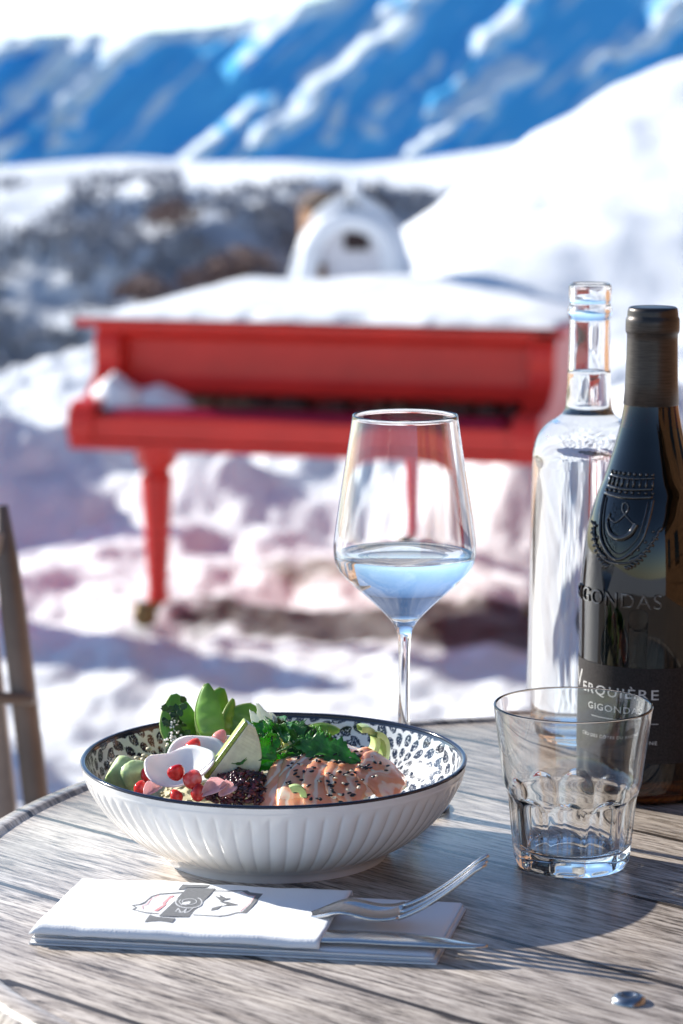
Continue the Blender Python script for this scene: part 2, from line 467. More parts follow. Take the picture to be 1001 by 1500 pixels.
sp = aty(516, 452, 21.0); sp.z -= 0.05
shr = thing('wayside_shrine', 'wayside shrine with dark opening buried under a bell of snow behind the piano', 'shrine', sp, rad(-6))
k = 21.0 / F
def hood_fn(u, v):
    a = math.pi * (u * 1.0)                # half bell open to the front
    r_tab = [(0, 0.50), (0.25, 0.45), (0.5, 0.40), (0.7, 0.33), (0.85, 0.22), (0.95, 0.10), (1.0, 0.0)]
    r = interp(r_tab, v) * (1 + 0.10 * fbm(u * 4, v * 5, 3, 3))
    return (-math.cos(a) * r, math.sin(a) * r * 0.9, v * 0.92 + 0.02 * fbm(u * 5, v * 5, 7, 2))
sh = obj('snow_hood', grid(28, 22, hood_fn), M['snow_soft'], shr); solid(sh, 0.10, 0)
arch = []
for i in range(17):
    a = math.pi * i / 16
    arch.append((-math.cos(a) * 0.32, -0.02, 0.42 + math.sin(a) * 0.31))
ar = obj('arch', tube([(-0.44, -0.02, 0)] + arch + [(0.44, -0.02, 0)], 0.09, 10), M['snow_soft'], shr)
obj('back_panel', box(-0.34, 0.34, 0.0, 0.05, 0, 0.72), plain('pale_plaster', (0.74, 0.72, 0.74), 0.8), shr, smooth=False)
obj('opening', prism([(-0.06, 0.50), (0.13, 0.50), (0.13, 0.64), (0.035, 0.70), (-0.06, 0.64)], 'y', -0.03, -0.003), plain('dark_recess_wood', (0.035, 0.018, 0.018), 0.8), shr, smooth=False)
obj('post', tube([(-0.215, -0.045, 0), (-0.225, -0.045, 0.40)], 0.026, 8), M['timber'], shr)
obj('finial', ellipsoid((0.02, 0.0, 0.96), 0.055, 0.055, 0.07), M['snow_soft'], shr)
obj('spike', tube([(0.075, 0.03, 0.86), (0.085, 0.03, 1.04)], [0.02, 0.006], 6), M['timber_dark'], shr)

# ------------------------------------------------------------------ red grand piano
def m_red(name, col):
    g = N(name); co_ = g.coord(); nz = g.noise(co_, 3.5, 6, 0.65)
    c = g.ramp(nz.outputs[0], [(0.3, tuple(q * 0.85 for q in col)), (0.7, tuple(q * 1.1 for q in col))])
    g.bsdf(Base__Color=c, Roughness=0.30, Specular__IOR__Level=0.32); return g.m
M['red'] = m_red('red_lacquer', (0.64, 0.034, 0.024))
M['crimson'] = m_red('crimson_felt', (0.30, 0.006, 0.045))
PG = -0.53
A = aty(100, 640, 8.72); B = aty(788, 678, 8.32)
yaw = -math.atan2(A.y - B.y, B.x - A.x)
PW = math.hypot(B.x - A.x, A.y - B.y)
pc = (A + B) / 2
piano = thing('grand_piano', 'red grand piano standing outdoors in the trodden snow', 'piano', (pc.x, pc.y, PG), yaw)
hw = PW / 2
L_ = 1.86
# plan outline of the case (local x, y) behind the keys, spine on the left, bent side on the right
bent = smooth_profile([(hw - 0.02, 0.22), (hw - 0.02, 0.75), (hw - 0.10, 1.05), (hw - 0.34, 1.32), (hw - 0.52, 1.55), (hw - 0.72, 1.76), (hw - 0.95, L_), (-hw + 0.30, L_ + 0.01), (-hw + 0.05, L_ - 0.08)], 5)
outline = [(-hw + 0.02, 0.22)] + bent[::1]
outline = [(-hw + 0.02, 0.22)] + bent
def case_wall(outl, z0, z1, th=0.035):
    return prism(outl, 'z', z0, z1)
obj('case', prism([(-hw + 0.02, 0.33)] + [(x_, max(y_, 0.33)) for x_, y_ in bent], 'z', 0.56, 0.915), M['red'], piano, smooth=False)
bevel(obj('keybed', box(-hw, hw, 0.0, 0.60, 0.545, 0.575), M['red'], piano, smooth=False), 0.006)
bevel(obj('key_slip', box(-hw + 0.002, hw - 0.002, 0.004, 0.035, 0.577, 0.655), M['red'], piano, smooth=False), 0.010, 3)
bevel(obj('fallboard', box(-hw + 0.11, hw - 0.11, 0.037, 0.20, 0.60, 0.672), M['crimson'], piano, smooth=False), 0.02, 3)
# the key strip left open behind it: worn wooden key ends
kv = []
for i in range(52):
    x0 = -hw + 0.115 + i * (PW - 0.23) / 52
    if rng.random() < 0.12: continue
    kv.append(box(x0, x0 + (PW - 0.23) / 52 - 0.003, 0.205, 0.325, 0.64, 0.690 + rng.uniform(-.008, .008)))
m_keys = N('worn_keys'); nk = m_keys.noise(m_keys.coord(), 2.2, 3)
m_keys.bsdf(Base__Color=m_keys.ramp(nk.outputs[0], [(0.42, (0.06, 0.035, 0.025)), (0.6, (0.40, 0.27, 0.13))]), Roughness=0.7)
obj('keyboard', join(*kv), m_keys.m, piano, smooth=False)
# concave front board
pf = smooth_profile([(0.315, 0.895), (0.335, 0.87), (0.338, 0.80), (0.325, 0.745), (0.30, 0.715), (0.30, 0.705), (0.36, 0.705), (0.36, 0.895)], 4)
obj('front_board', prism(pf, 'x', -hw + 0.03, hw - 0.03), M['red'], piano, smooth=False)
bevel(obj('lid', prism([(-hw - 0.062, 0.235), (hw + 0.035, 0.235), (hw + 0.03, 0.40)] + [(x_ + 0.02, max(0.24, y_ + 0.015)) for x_, y_ in bent], 'z', 0.918, 0.945), M['red'], piano, smooth=False), 0.008, 2)
obj('lid_moulding', prism([(0.262, 0.917), (0.262, 0.905), (0.285, 0.895), (0.31, 0.875), (0.33, 0.875), (0.33, 0.917)], 'x', -hw + 0.005, hw - 0.005), M['red'], piano, smooth=False)
# cheeks: S-curved arms at both ends of the keyboard
ck = smooth_profile([(0.34, 0.912), (0.27, 0.905), (0.25, 0.85), (0.255, 0.80), (0.22, 0.745), (0.13, 0.70), (0.05, 0.70), (0.0, 0.675), (-0.015, 0.63)], 5) + [(-0.012, 0.577), (0.34, 0.577)]
for sgn in (-1, 1):
    a, b = (-hw - 0.002, -hw + 0.085) if sgn < 0 else (hw - 0.085, hw + 0.002)
    bevel(obj('arm', prism(ck, 'x', a, b), M['red'], piano, smooth=False), 0.012, 2, 50)
def leg(x_, y_):
    prof = [(0.068, 0.543), (0.068, 0.49), (0.050, 0.475), (0.044, 0.465), (0.046, 0.455), (0.056, 0.445), (0.053, 0.42), (0.043, 0.28), (0.032, 0.07), (0.037, 0.05), (0.036, 0.035), (0.0, 0.035)]
    def sq(a, i, r, z):
        q = a % (math.pi / 4); 
        return r
    l = obj('leg', lathe(prof, 8 if True else 24), M['red'], piano, smooth=False, loc=(x_, y_, 0))
    l.rotation_euler = (0, 0, rad(22.5))
    w_ = obj('caster', xf(join(xf(lathe([(0.0, -0.018), (0.035, -0.018), (0.042, 0.0), (0.035, 0.018), (0.0, 0.018)], 20), Matrix.Translation((-0.045, -0.02, 0.043)) @ Matrix.Rotation(rad(90), 4, 'X')),
                          tube([(0, 0, 0.10), (-0.01, 0, 0.075), (-0.045, -0.02, 0.045)], [0.026, 0.024, 0.014], 10),
                          box(-0.075, -0.018, -0.046, -0.040, 0.03, 0.085), box(-0.075, -0.018, 0.0, 0.006, 0.03, 0.085)), Matrix.Translation((0, 0, -0.05))), M['brass'], l)
leg(-hw + 0.255, 0.13); leg(hw - 0.06, 0.52); leg(-0.02, 1.70)
# snow lying on the piano
def lid_snow(u, v):
    y_ = 0.255 + v * (L_ - 0.30)
    xr = hw - 0.02
    for (xa, ya), (xb, yb) in zip(bent, bent[1:]):
        if min(ya, yb) <= y_ <= max(ya, yb) and xb > -hw + 0.4: xr = min(xa, xb) if y_ > 0.8 else hw - 0.0
    x0_ = -hw - 0.045 * ss(0.7, 0.2, y_)
    x_ = x0_ + u * (xr - x0_)
    e = min(u * 9, (1 - u) * 9, max(0, v * 16 - 0.35 - 0.7 * fbm(x_ * 3.5, 1.0, 4.0, 4)), (1 - v) * 10, 1)
    h = (0.026 + 0.012 * ss(0.0, 0.7, v) + 0.007 * fbm(x_ * 4, y_ * 4, 1.1, 4)) * math.sqrt(max(0, e))
    h += 0.02 * math.exp(-((x_ + 0.05) / 0.25) ** 2 - ((y_ - 1.75) / 0.3) ** 2)
    return (x_, y_, 0.947 + max(0.001, h))
ls = obj('snow_layer', grid(110, 90, lid_snow), M['snow_soft'])
ls.location = piano.location; ls.rotation_euler = (0, 0, yaw)
tag(ls, 'thick white layer of snow lying on the red piano lid', 'snow', kind='stuff')
def heap(cx, cy, z0, rx, ry, h, seed):
    return grid(28, 14, lambda u, v: (cx + rx * (1 - v) * math.cos(6.2832 * u), cy + ry * (1 - v) * math.sin(6.2832 * u),
        z0 + h * (1 - (1 - v) ** 1.8) * (1 + 0.25 * fbm(math.cos(6.2832 * u) * (1 - v) * 2.2 + seed, math.sin(6.2832 * u) * (1 - v) * 2.2, seed, 3))))
hs = obj('snow_heap', join(heap(-hw + 0.10, 0.20, 0.665, 0.12, 0.11, 0.10, 1.3), heap(-hw + 0.20, 0.24, 0.665, 0.19, 0.10, 0.065, 3.1)), M['snow_soft'])
hs.location = piano.location; hs.rotation_euler = (0, 0, yaw)
tag(hs, 'small heap of snow on the left end of the piano keyboard', 'snow', kind='stuff')

cl = thing('unseen_chalet', 'brown timber chalet out of view, added for the bottles to reflect', 'chalet', (9.0, 0.0, 0))  # unseen building, added to give the bottles warm reflections
logs = [box(-4.6 - (0.04 if i % 2 else 0), 4.6, -8, 10.0, i * 0.22, i * 0.22 + 0.215) for i in range(18)]
obj('wall', join(*logs), M['timber'], cl, smooth=False)
obj('roof', prism([(-5.8, 3.75), (0, 6.4), (5.8, 3.75), (5.8, 3.98), (0, 6.65), (-5.8, 3.98)], 'y', -9, 11.0), M['timber_dark'], cl, smooth=False)
for yy in (-5.5, -2.5, 0.5, 3.2, 6.0, 8.6):
    wf = obj('window', join(box(-4.70, -4.645, yy - 0.6, yy + 0.6, 1.0, 1.08), box(-4.70, -4.645, yy - 0.6, yy + 0.6, 2.2, 2.28), box(-4.70, -4.645, yy - 0.6, yy - 0.52, 1.083, 2.197), box(-4.70, -4.645, yy + 0.52, yy + 0.6, 1.083, 2.197)), M['timber_dark'], cl, smooth=False)
    obj('pane', box(-4.675, -4.65, yy - 0.515, yy + 0.515, 1.085, 2.195), plain('window_glass', (0.02, 0.025, 0.03), 0.05), wf, smooth=False)

dk = N('unseen_deck_boards'); dn = dk.noise(dk.map(dk.coord(), scale=(1.2, 30, 1)), 1.0, 5, 0.6)
dk.bsdf(Base__Color=dk.ramp(dn.outputs[0], [(0.3, (0.20, 0.155, 0.125)), (0.7, (0.42, 0.35, 0.29))]), Roughness=0.7)
dv = [box(-6.0, 4.3, -8 + i * 0.145, -8 + i * 0.145 + 0.138, 0.004, 0.032) for i in range(70)]
tag(obj('unseen_deck', join(*dv), dk.m, smooth=False), kind='structure')  # unseen boards, added to darken what the bottles reflect

# ------------------------------------------------------------------ wooden chair at the left edge
M['teak'] = plain('grey_teak', (0.50, 0.39, 0.31), 0.6, var=0.3, nscale=14)
M['teak_dark'] = plain('dark_teak', (0.17, 0.12, 0.09), 0.45, var=0.3, nscale=14)
cp = aty(36, 950, 2.5)
ch = thing('wooden_chair', 'weathered slatted wooden chair beyond the left edge of the table', 'chair', (cp.x - 0.20, 2.55, 0.0), rad(-8))
def post(x0, x1):
    pts = []
    for i in range(15):
        t = i / 14; z = 0.0 + 0.81 * t
        pts.append((x0 + 0.02 * 0, 0.10 - 0.16 * (t - 0.5) ** 2 * 0 + 0.12 * max(0, t - 0.5), z))
    return pts
for sx in (-1, 1):
    p0 = []
    for i in range(16):
        t = i / 15; z = 0.785 * t
        lean = 0.055 * max(0, t - 0.5) * 2
        p0.append((sx * 0.215 - (lean if sx > 0 else -lean) * 1.0, 0.02 + 0.10 * max(0, t - 0.5), z))
    v_, f_ = tube(p0, [0.0125] * 14 + [0.011, 0.007], 8)
    obj('back_post', (v_, f_), M['teak_dark'], ch)
for i in range(7):
    x_ = -0.165 + i * 0.055
    v_, f_ = grid(1, 8, lambda u, v: (x_ * (1 - 0.243 * v) + (u - 0.5) * 0.034, 0.012 + 0.02 + 0.05 * v, 0.46 + 0.285 * v + 0.012 * math.cos((x_) * 9)))
    solid(obj('back_slat', (v_, f_), M['teak'], ch), 0.014, 0)
obj('top_rail', tube([(-0.165, 0.065, 0.748), (-0.08, 0.075, 0.761), (0, 0.078, 0.766), (0.08, 0.075, 0.761), (0.165, 0.065, 0.748)], 0.014, 8), M['teak'], ch)
obj('lower_rail', tube([(-0.215, 0.035, 0.605), (0.20, 0.028, 0.605)], 0.006, 8), M['teak_dark'], ch)
for i in range(7):
    bevel(obj('seat_slat', box(-0.22, 0.22, -0.40 + i * 0.06, -0.352 + i * 0.06, 0.43, 0.448), M['teak'], ch, smooth=False), 0.003)
for sx in (-1, 1):
    obj('front_leg', tube([(sx * 0.20, -0.38, 0), (sx * 0.20, -0.38, 0.43)], 0.018, 8), M['teak_dark'], ch)
    obj('seat_rail', box(sx * 0.2 - 0.012, sx * 0.2 + 0.012, -0.39, 0.03, 0.385, 0.428), M['teak_dark'], ch, smooth=False)

# ------------------------------------------------------------------ table
TC = (0.168, 1.475); TR = 0.397
GA = rad(-42.0)
def m_table():
    g = N('grey_oak_laminate'); co_ = g.coord()
    r = g.map(co_, rot=(0, 0, -GA))
    sx = g.n('SeparateXYZ', Vector=r)
    X, Y = sx.outputs[0], sx.outputs[1]
    pl = g.math('DIVIDE', g.math('ADD', Y, 0.033 + 10 * 0.1075), 0.1075)
    idx = g.math('FLOOR', pl); fr = g.math('FRACT', pl)
    rnd = g.n('TexWhiteNoise', _noise_dimensions='1D', W=idx).outputs[0]
    off = g.n('CombineXYZ', X=g.math('MULTIPLY', rnd, 7.0), Y=g.math('MULTIPLY', rnd, 3.0), Z=idx)
    vv = g.n('VectorMath', _operation='ADD', i0=r, i1=off.outputs[0]).outputs[0]
    # pores: long thin dashes
    fine = g.noise(g.map(vv, scale=(36, 400, 1)), 1.0, 4, 0.75)
    mid = g.noise(g.map(vv, scale=(7, 95, 1)), 1.0, 5, 0.65, 0.6)
    big = g.noise(g.map(vv, scale=(3.5, 20, 1)), 1.0, 4, 0.6, 1.2)
    blot = g.noise(co_, 9, 3)
    f1 = g.math('ADD', g.math('MULTIPLY', fine.outputs[0], 0.80), g.math('MULTIPLY', mid.outputs[0], 0.20))
    c = g.ramp(f1, [(0.37, (0.055, 0.047, 0.040)), (0.43, (0.19, 0.167, 0.147)), (0.50, (0.37, 0.337, 0.305)), (0.62, (0.57, 0.532, 0.490))])
    tint = g.ramp(big.outputs[0], [(0.3, (0.66, 0.60, 0.54)), (0.5, (0.95, 0.92, 0.9)), (0.72, (1.22, 1.18, 1.12))])
    c = g.mix(1.0, c, tint, 'MULTIPLY')
    pt = g.ramp(rnd, [(0, (0.70, 0.66, 0.62)), (0.5, (1.0, 0.97, 0.95)), (1, (1.25, 1.23, 1.22))])
    c = g.mix(1.0, c, pt, 'MULTIPLY')
    seam = g.math('LESS_THAN', g.math('MINIMUM', fr, g.math('SUBTRACT', 1.0, fr)), 0.020)
    c = g.mix(g.math('MULTIPLY', seam, 0.9), c, (0.02, 0.015, 0.012))
    rough = g.ramp(g.math('ADD', g.math('MULTIPLY', f1, 0.7), g.math('MULTIPLY', blot.outputs[0], 0.3)), [(0.35, (0.30,) * 3), (0.65, (0.20,) * 3)])
    g.bsdf(Base__Color=c, Roughness=rough, Specular__IOR__Level=0.38, Normal=g.bump(f1, 0.16, 0.0012))
    return g.m
M['table'] = m_table()
tb = thing('round_table', 'round table with glossy grey wood-grain top set with lunch', 'table', (TC[0], TC[1], 0))
tp = [(0.0, T), (TR - 0.0205, T), (TR - 0.0190, T - 0.0012), (TR - 0.0175, T - 0.0012), (TR - 0.0155, T + 0.0006), (TR - 0.0140, T + 0.0012), (TR - 0.0115, T + 0.0012), (TR - 0.005, T + 0.0006), (TR - 0.0015, T - 0.003), (TR, T - 0.008), (TR - 0.001, T - 0.022), (TR - 0.006, T - 0.027), (0.0, T - 0.027)]
top = obj('tabletop', lathe(tp, 160), M['table'], tb)
top.data.polygons.foreach_set('use_smooth', [True] * len(top.data.polygons))
obj('pedestal', lathe([(0.0, T - 0.03), (0.10, T - 0.03), (0.10, T - 0.036), (0.032, T - 0.05), (0.032, 0.05), (0.05, 0.04)], 32), M['black_metal'], tb)
obj('base', lathe([(0.0, 0.045), (0.06, 0.045), (0.20, 0.022), (0.215, 0.012), (0.215, 0.0), (0.0, 0.0)], 48), M['black_metal'], tb)
cpz = atz(921, 1467, T)
obj('screw_cap', lathe([(0.0085, 0.0), (0.0082, 0.0018), (0.0060, 0.0032), (0.0034, 0.0036), (0.0030, 0.0022), (0.0, 0.0022)], 32), plain('dull_zinc', (0.30, 0.32, 0.35), 0.3, 1.0, 0.2, 200), tb, loc=(cpz.x - TC[0], cpz.y - TC[1], T + 0.0001))

# ------------------------------------------------------------------ bowl
BW = Vector((-0.0387, 1.527, T))
bowl = thing('salad_bowl', 'white fluted ceramic bowl with navy rim and black patterned inside', 'bowl', BW)
RO = 0.1112
outer = smooth_profile([(0.0655, 0.0), (0.0668, 0.0030), (0.0700, 0.0062), (0.0790, 0.0115), (0.0900, 0.0200), (0.0990, 0.0300), (0.1055, 0.0405), (0.1095, 0.0495), (0.1100, 0.0520), (0.1106, 0.0548)], 7)
def flute(a, i, r, z):
    k = ss(0.007, 0.014, z) * (1 - ss(0.0445, 0.0500, z))
    q = abs(math.sin(a * 34))
    return r + k * 0.0013 * (q ** 0.6 - 0.55)
m_cer = N('white_glaze'); ncz = m_cer.noise(m_cer.coord(), 14, 4)
m_cer.bsdf(Base__Color=m_cer.ramp(ncz.outputs[0], [(0.3, (0.83, 0.82, 0.80)), (0.7, (0.87, 0.86, 0.84))]), Roughness=0.13, Specular__IOR__Level=0.5, Coat__Weight=0.4, Coat__Roughness=0.06,
           Normal=m_cer.bump(m_cer.noise(m_cer.coord(), 60, 3).outputs[0], 0.06, 0.001))
ob = obj('bowl_body', lathe([(0.0, 0.0025), (0.060, 0.0025), (0.0625, 0.0)] + outer, 816, flute), m_cer.m, bowl)
# patterned inside
inner = smooth_profile([(0.1080, 0.0548), (0.1068, 0.0515), (0.1050, 0.0455), (0.1005, 0.0370), (0.0930, 0.0280), (0.0820, 0.0190), (0.0650, 0.0120), (0.0400, 0.0085), (0.0, 0.0078)], 12)
NI = 1100
iv, if_ = lathe(inner, NI)
arcs = [0]
for a, b in zip(inner, inner[1:]): arcs.append(arcs[-1] + math.hypot(a[0] - b[0], a[1] - b[1]))
# medallions of radiating seed shapes
MED = [(rad(-2 + 45 * k_), 0.021 if k_ % 2 == 0 else 0.026) for k_ in range(8)]
def ink(a, s, r):
    if s < 0.0016: return 0.9
    best = None
    for (ma, ms) in MED:
        da = (a - ma + math.pi) % (2 * math.pi) - math.pi
        dx = da * 0.101; dy = s - ms
        q = math.hypot(dx, dy)
        if best is None or q < best[0]: best = (q, dx, dy)
    q, dx, dy = best
    an = math.atan2(dy, dx)
    jx = 0.06 * mnoise.noise((dx * 200, dy * 200, 1))
    for (r0, r1, n, ph, fat) in ((0.0014, 0.0066, 8, 0.0, 0.42), (0.0069, 0.0140, 12, 0.5, 0.44), (0.0143, 0.0228, 17, 0.0, 0.44), (0.0231, 0.0330, 22, 0.5, 0.44), (0.0333, 0.0450, 28, 0.0, 0.44)):
        if r0 < q < r1:
            t = (q - r0) / (r1 - r0)
            cell = 2 * math.pi / n
            fa = ((an / cell + ph + jx) % 1.0) - 0.5
            wdt = fat * (math.sin(math.pi * t ** 0.8) ** 0.6) * (0.62 + 0.38 * t)
            if abs(fa) < wdt:
                sp_ = mnoise.noise((dx * 1500, dy * 1500, 3.3))
                return 0.25 if sp_ > 0.16 and abs(fa) < wdt * 0.8 else 1.0
    return 0.0
inkv = []
for i, (r, z) in enumerate(inner):
    for k_ in range(NI):
        inkv.append(ink(2 * math.pi * k_ / NI, arcs[i], r) if i < 66 else 0.0)
m_in = N('patterned_glaze')
ai = m_in.n('Attribute', _attribute_name='ink').outputs['Fac']
m_in.bsdf(Base__Color=m_in.ramp(ai, [(0.25, (0.80, 0.80, 0.79)), (0.65, (0.012, 0.014, 0.028))]), Roughness=0.14, Specular__IOR__Level=0.5, Coat__Weight=0.7, Coat__Roughness=0.09)
oi = obj('bowl_inside', (iv, if_), m_in.m, bowl); attr(oi, 'ink', inkv)
rimp = [(0.1106, 0.0548), (0.1108, 0.0556), (0.1104, 0.0562), (0.1093, 0.0565), (0.1083, 0.0561), (0.1079, 0.0554), (0.1080, 0.0548)]
obj('rim', lathe(rimp, 240), plain('navy_glaze', (0.010, 0.013, 0.030), 0.12, var=0.2, spec=0.6), bowl)

# ------------------------------------------------------------------ food
def fpt(px, py, z): return atz(px, py, T + z)
VIEW = Vector((0, -0.97, 0.24))
def frame(p0, p1, facing):
    u = (p1 - p0).normalized(); n = (facing - u * facing.dot(u)).normalized(); v = n.cross(u)
    return Matrix((u, v, n)).transposed().to_4x4()
def put(o, p0, p1, facing=VIEW):
    o.matrix_world = Matrix.Translation(p0) @ frame(p0, p1, facing)
    return o
M['pea'] = plain('snow_pea_skin', (0.16, 0.33, 0.035), 0.32, var=0.28, nscale=60, sss=0.25, sssr=(0.002, 0.004, 0.001))
M['pea_edge'] = plain('snow_pea_seam', (0.42, 0.55, 0.16), 0.4, var=0.15, nscale=80)
M['leaf'] = plain('coriander_green', (0.03, 0.135, 0.013), 0.38, var=0.5, nscale=160, bumpy=0.5, sss=0.15, sssr=(0.001, 0.003, 0.0005))
M['leaf_dark'] = plain('dark_herb_green', (0.018, 0.07, 0.014), 0.5, var=0.4, nscale=90)
M['leaf_pale'] = plain('leaf_underside', (0.60, 0.66, 0.60), 0.55, var=0.2, nscale=120, sss=0.2, sssr=(0.003, 0.003, 0.002))
M['lettuce'] = plain('pale_pickled_leaf', (0.62, 0.66, 0.33), 0.3, var=0.2, nscale=90, sss=0.3, sssr=(0.004, 0.004, 0.001))
M['daikon'] = plain('white_radish', (0.82, 0.80, 0.78), 0.35, var=0.04, nscale=60, sss=0.4, sssr=(0.004, 0.003, 0.003))
M['avocado'] = plain('avocado_flesh', (0.50, 0.62, 0.28), 0.45, var=0.22, nscale=140, sss=0.2, bumpy=0.3, sssr=(0.003, 0.004, 0.001))
M['cuc_flesh'] = plain('cucumber_flesh', (0.74, 0.80, 0.58), 0.35, var=0.12, nscale=220, sss=0.4, sssr=(0.004, 0.004, 0.002))
M['cuc_rind'] = plain('cucumber_rind', (0.33, 0.44, 0.06), 0.4, var=0.45, nscale=500)
M['celery'] = plain('celery_green', (0.55, 0.68, 0.28), 0.35, var=0.2, nscale=150, sss=0.3, sssr=(0.003, 0.004, 0.001))
M['pink'] = plain('pink_onion', (0.80, 0.42, 0.42), 0.3, var=0.25, nscale=120, sss=0.4, sssr=(0.004, 0.002, 0.002))
g_ = N('pomegranate'); nf = g_.noise(g_.coord(), 160, 2)
g_.bsdf(Base__Color=g_.ramp(g_.math('ADD', nf.outputs[0], g_.math('MULTIPLY', g_.math('SUBTRACT', g_.n('ObjectInfo').outputs['Random'], 0.38), 0.55)), [(0.30, (0.50, 0.012, 0.015)), (0.55, (0.88, 0.12, 0.09)), (0.78, (0.96, 0.50, 0.44))]), Roughness=0.08, Subsurface__Weight=0.8, Subsurface__Radius=(0.006, 0.0012, 0.0012), Subsurface__Scale=1.0, Transmission__Weight=0.25, IOR=1.38)
M['pome'] = g_.m
g_ = N('salmon'); cs = g_.coord()
wv_ = g_.n('TexWave', Vector=g_.map(cs, rot=(0, 0, rad(20))), Scale=30, Distortion=9, Detail=3, Detail__Scale=1.1)
wv_.wave_type = 'BANDS'
fat = g_.ramp(wv_.outputs[1], [(0.0, (1, 1, 1)), (0.10, (0.7, 0.7, 0.7)), (0.24, (0, 0, 0))])
cb = g_.ramp(g_.noise(cs, 90, 4).outputs[0], [(0.3, (0.84, 0.29, 0.14)), (0.7, (0.93, 0.45, 0.27))])
g_.bsdf(Base__Color=g_.mix(g_.math('MULTIPLY', fat, 0.85), cb, (0.95, 0.72, 0.56)), Roughness=0.22, Subsurface__Weight=0.5, Subsurface__Radius=(0.006, 0.0025, 0.0015), Subsurface__Scale=1.0,
        Normal=g_.bump(wv_.outputs[1], 0.25, 0.001))
M['salmon'] = g_.m

# hidden bed and beige grains
bed = []
rr = random.Random(11)
bl = lambda px, py, z: fpt(px, py, z)
c0 = fpt(372, 1128, 0.045)
def bed_fn(u, v):
    a = 6.2832 * u; r = 1 - v
    x_ = math.cos(a) * r; y_ = math.sin(a) * r
    return (c0.x + x_ * 0.076, c0.y + y_ * 0.070, T + 0.018 + 0.030 * (1 - r ** 2.2) + 0.002 * fbm(x_ * 6, y_ * 6, 2.0, 3))
parts = [grid(64, 14, bed_fn)]
for k_ in range(700):
    a = rr.uniform(0, 6.28); r = math.sqrt(rr.random())
    p = Vector(bed_fn(a / 6.2832, 1 - r))
    parts.append(ellipsoid(p, 0.0013, 0.0010, 0.0008, 6, 4))
for k_ in range(60):
    q = fpt(rr.gauss(240, 22), rr.gauss(1116, 8), 0.0515); parts.append(ellipsoid(q, 0.0022, 0.0016, 0.0012, 6, 4, Matrix.Rotation(rr.uniform(0, 3), 4, 'Z')))
o = obj('grain_bed', join(*parts), plain('beige_grain', (0.52, 0.46, 0.30), 0.5, var=0.35, nscale=400))
tag(o, 'bed of beige grains and seeds under the salad in the bowl', 'grain', kind='stuff')

def pea(px0, py0, z0, px1, py1, z1, width, label, facing=VIEW, fat=0.0022):
    p0 = fpt(px0, py0, z0); p1 = aty(px1, py1, p0.y + 0.012 * ((py0 - py1) / 80)); L = (p1 - p0).length
    t = thing('snow_pea', label, 'snow pea', p0, 0, 'snow peas standing up in the salad bowl')
    def sh(side):
        def fn(u, v):
            w_ = width * (math.sin(math.pi * min(1, u * 0.92 + 0.06)) ** 0.72) * 1.08
            y_ = (v - 0.5) * w_
            bul = math.sqrt(max(0, 1 - (2 * v - 1) ** 2)) * math.sqrt(max(0, math.sin(math.pi * min(1, u)) + 0.05))
            peas = 0.0007 * sum(math.exp(-((u - c) / 0.06) ** 2) for c in (0.3, 0.5, 0.7)) * max(0, 1 - (2 * v - 1) ** 2)
            return (u * L, y_ + 0.06 * L * math.sin(math.pi * u), side * (fat * bul + peas) + 0.10 * L * u * u * -0.3)
        return fn
    A_ = grid(26, 12, sh(1)); B_ = grid(26, 12, sh(-1)); B_ = (B_[0], [tuple(reversed(q)) for q in B_[1]])
    m_ = frame(p0, p1, facing)
    t.matrix_world = Matrix.Translation(p0) @ m_
    obj('pod', join(A_, B_), M['pea'], t)
    e = [Vector(sh(0)(i / 20, 1.0)) for i in range(21)]
    obj('seam', tube(e, 0.0006, 6), M['pea_edge'], t)
    return t
pea(283, 1108, 0.048, 256, 1016, 0, 0.0215, 'lowest leaning snow pea at the left, half lit by the sun', Vector((0.25, -0.9, 0.3)))
pea(322, 1100, 0.056, 302, 1001, 0, 0.0160, 'snow pea standing behind, its tip the highest in the salad', Vector((-0.3, -0.9, 0.2)))
pea(306, 1098, 0.052, 327, 1008, 0, 0.0185, 'upright dark green snow pea in front of the tallest one', Vector((0.35, -0.9, 0.25)))
pea(330, 1098, 0.054, 344, 1024, 0, 0.0120, 'narrow pale snow pea seen edge-on behind the upright one', Vector((0.8, -0.5, 0.2)))
pea(342, 1092, 0.056, 372, 1032, 0, 0.0200, 'rounded snow pea leaning right beside the cucumber wedge', Vector((0.1, -0.95, 0.3)))
pea(440, 1078, 0.062, 498, 1070, 0, 0.0085, 'snow pea lying flat at the back behind the salmon', Vector((0, -0.9, 0.5)))

def leaf_fn(L, W, curl=0.2, jag=0.12, lob=3, fold=0.3, seed=0, tw=0.0):
    def fn(u, v):
        base = math.sin(math.pi * min(1.0, u * 0.96 + 0.03)) ** 0.7
        lobes = 1 + 0.22 * math.sin(u * lob * 6.2832 + seed)
        jg = 1 + jag * (abs(((u * 11 + seed) % 1) - 0.5) * 2 - 0.5)
        w_ = W * base * lobes * jg * 0.5
        y_ = (2 * v - 1) * w_
        z_ = fold * abs(2 * v - 1) ** 1.5 * w_ - curl * L * (u - 0.3) ** 2 + 0.06 * W * fbm(u * 4 + seed, v * 3, seed, 2)
        x_ = u * L + jag * 0.25 * L * (abs(2 * v - 1) if u > 0.8 else 0) * (((v * 9 + seed) % 1) - 0.5)
        c, s_ = math.cos(tw * u), math.sin(tw * u)
        return (x_, y_ * c - z_ * s_, y_ * s_ + z_ * c)
    return fn
def leaf(name, p0, p1, W, mat, facing=VIEW, parent=None, **kw):
    L = (p1 - p0).length
    o = obj(name, grid(44, 12, leaf_fn(L, W, **kw)), mat, parent)
    put(o, p0, p1, facing); solid(o, 0.0003, 0)
    return o
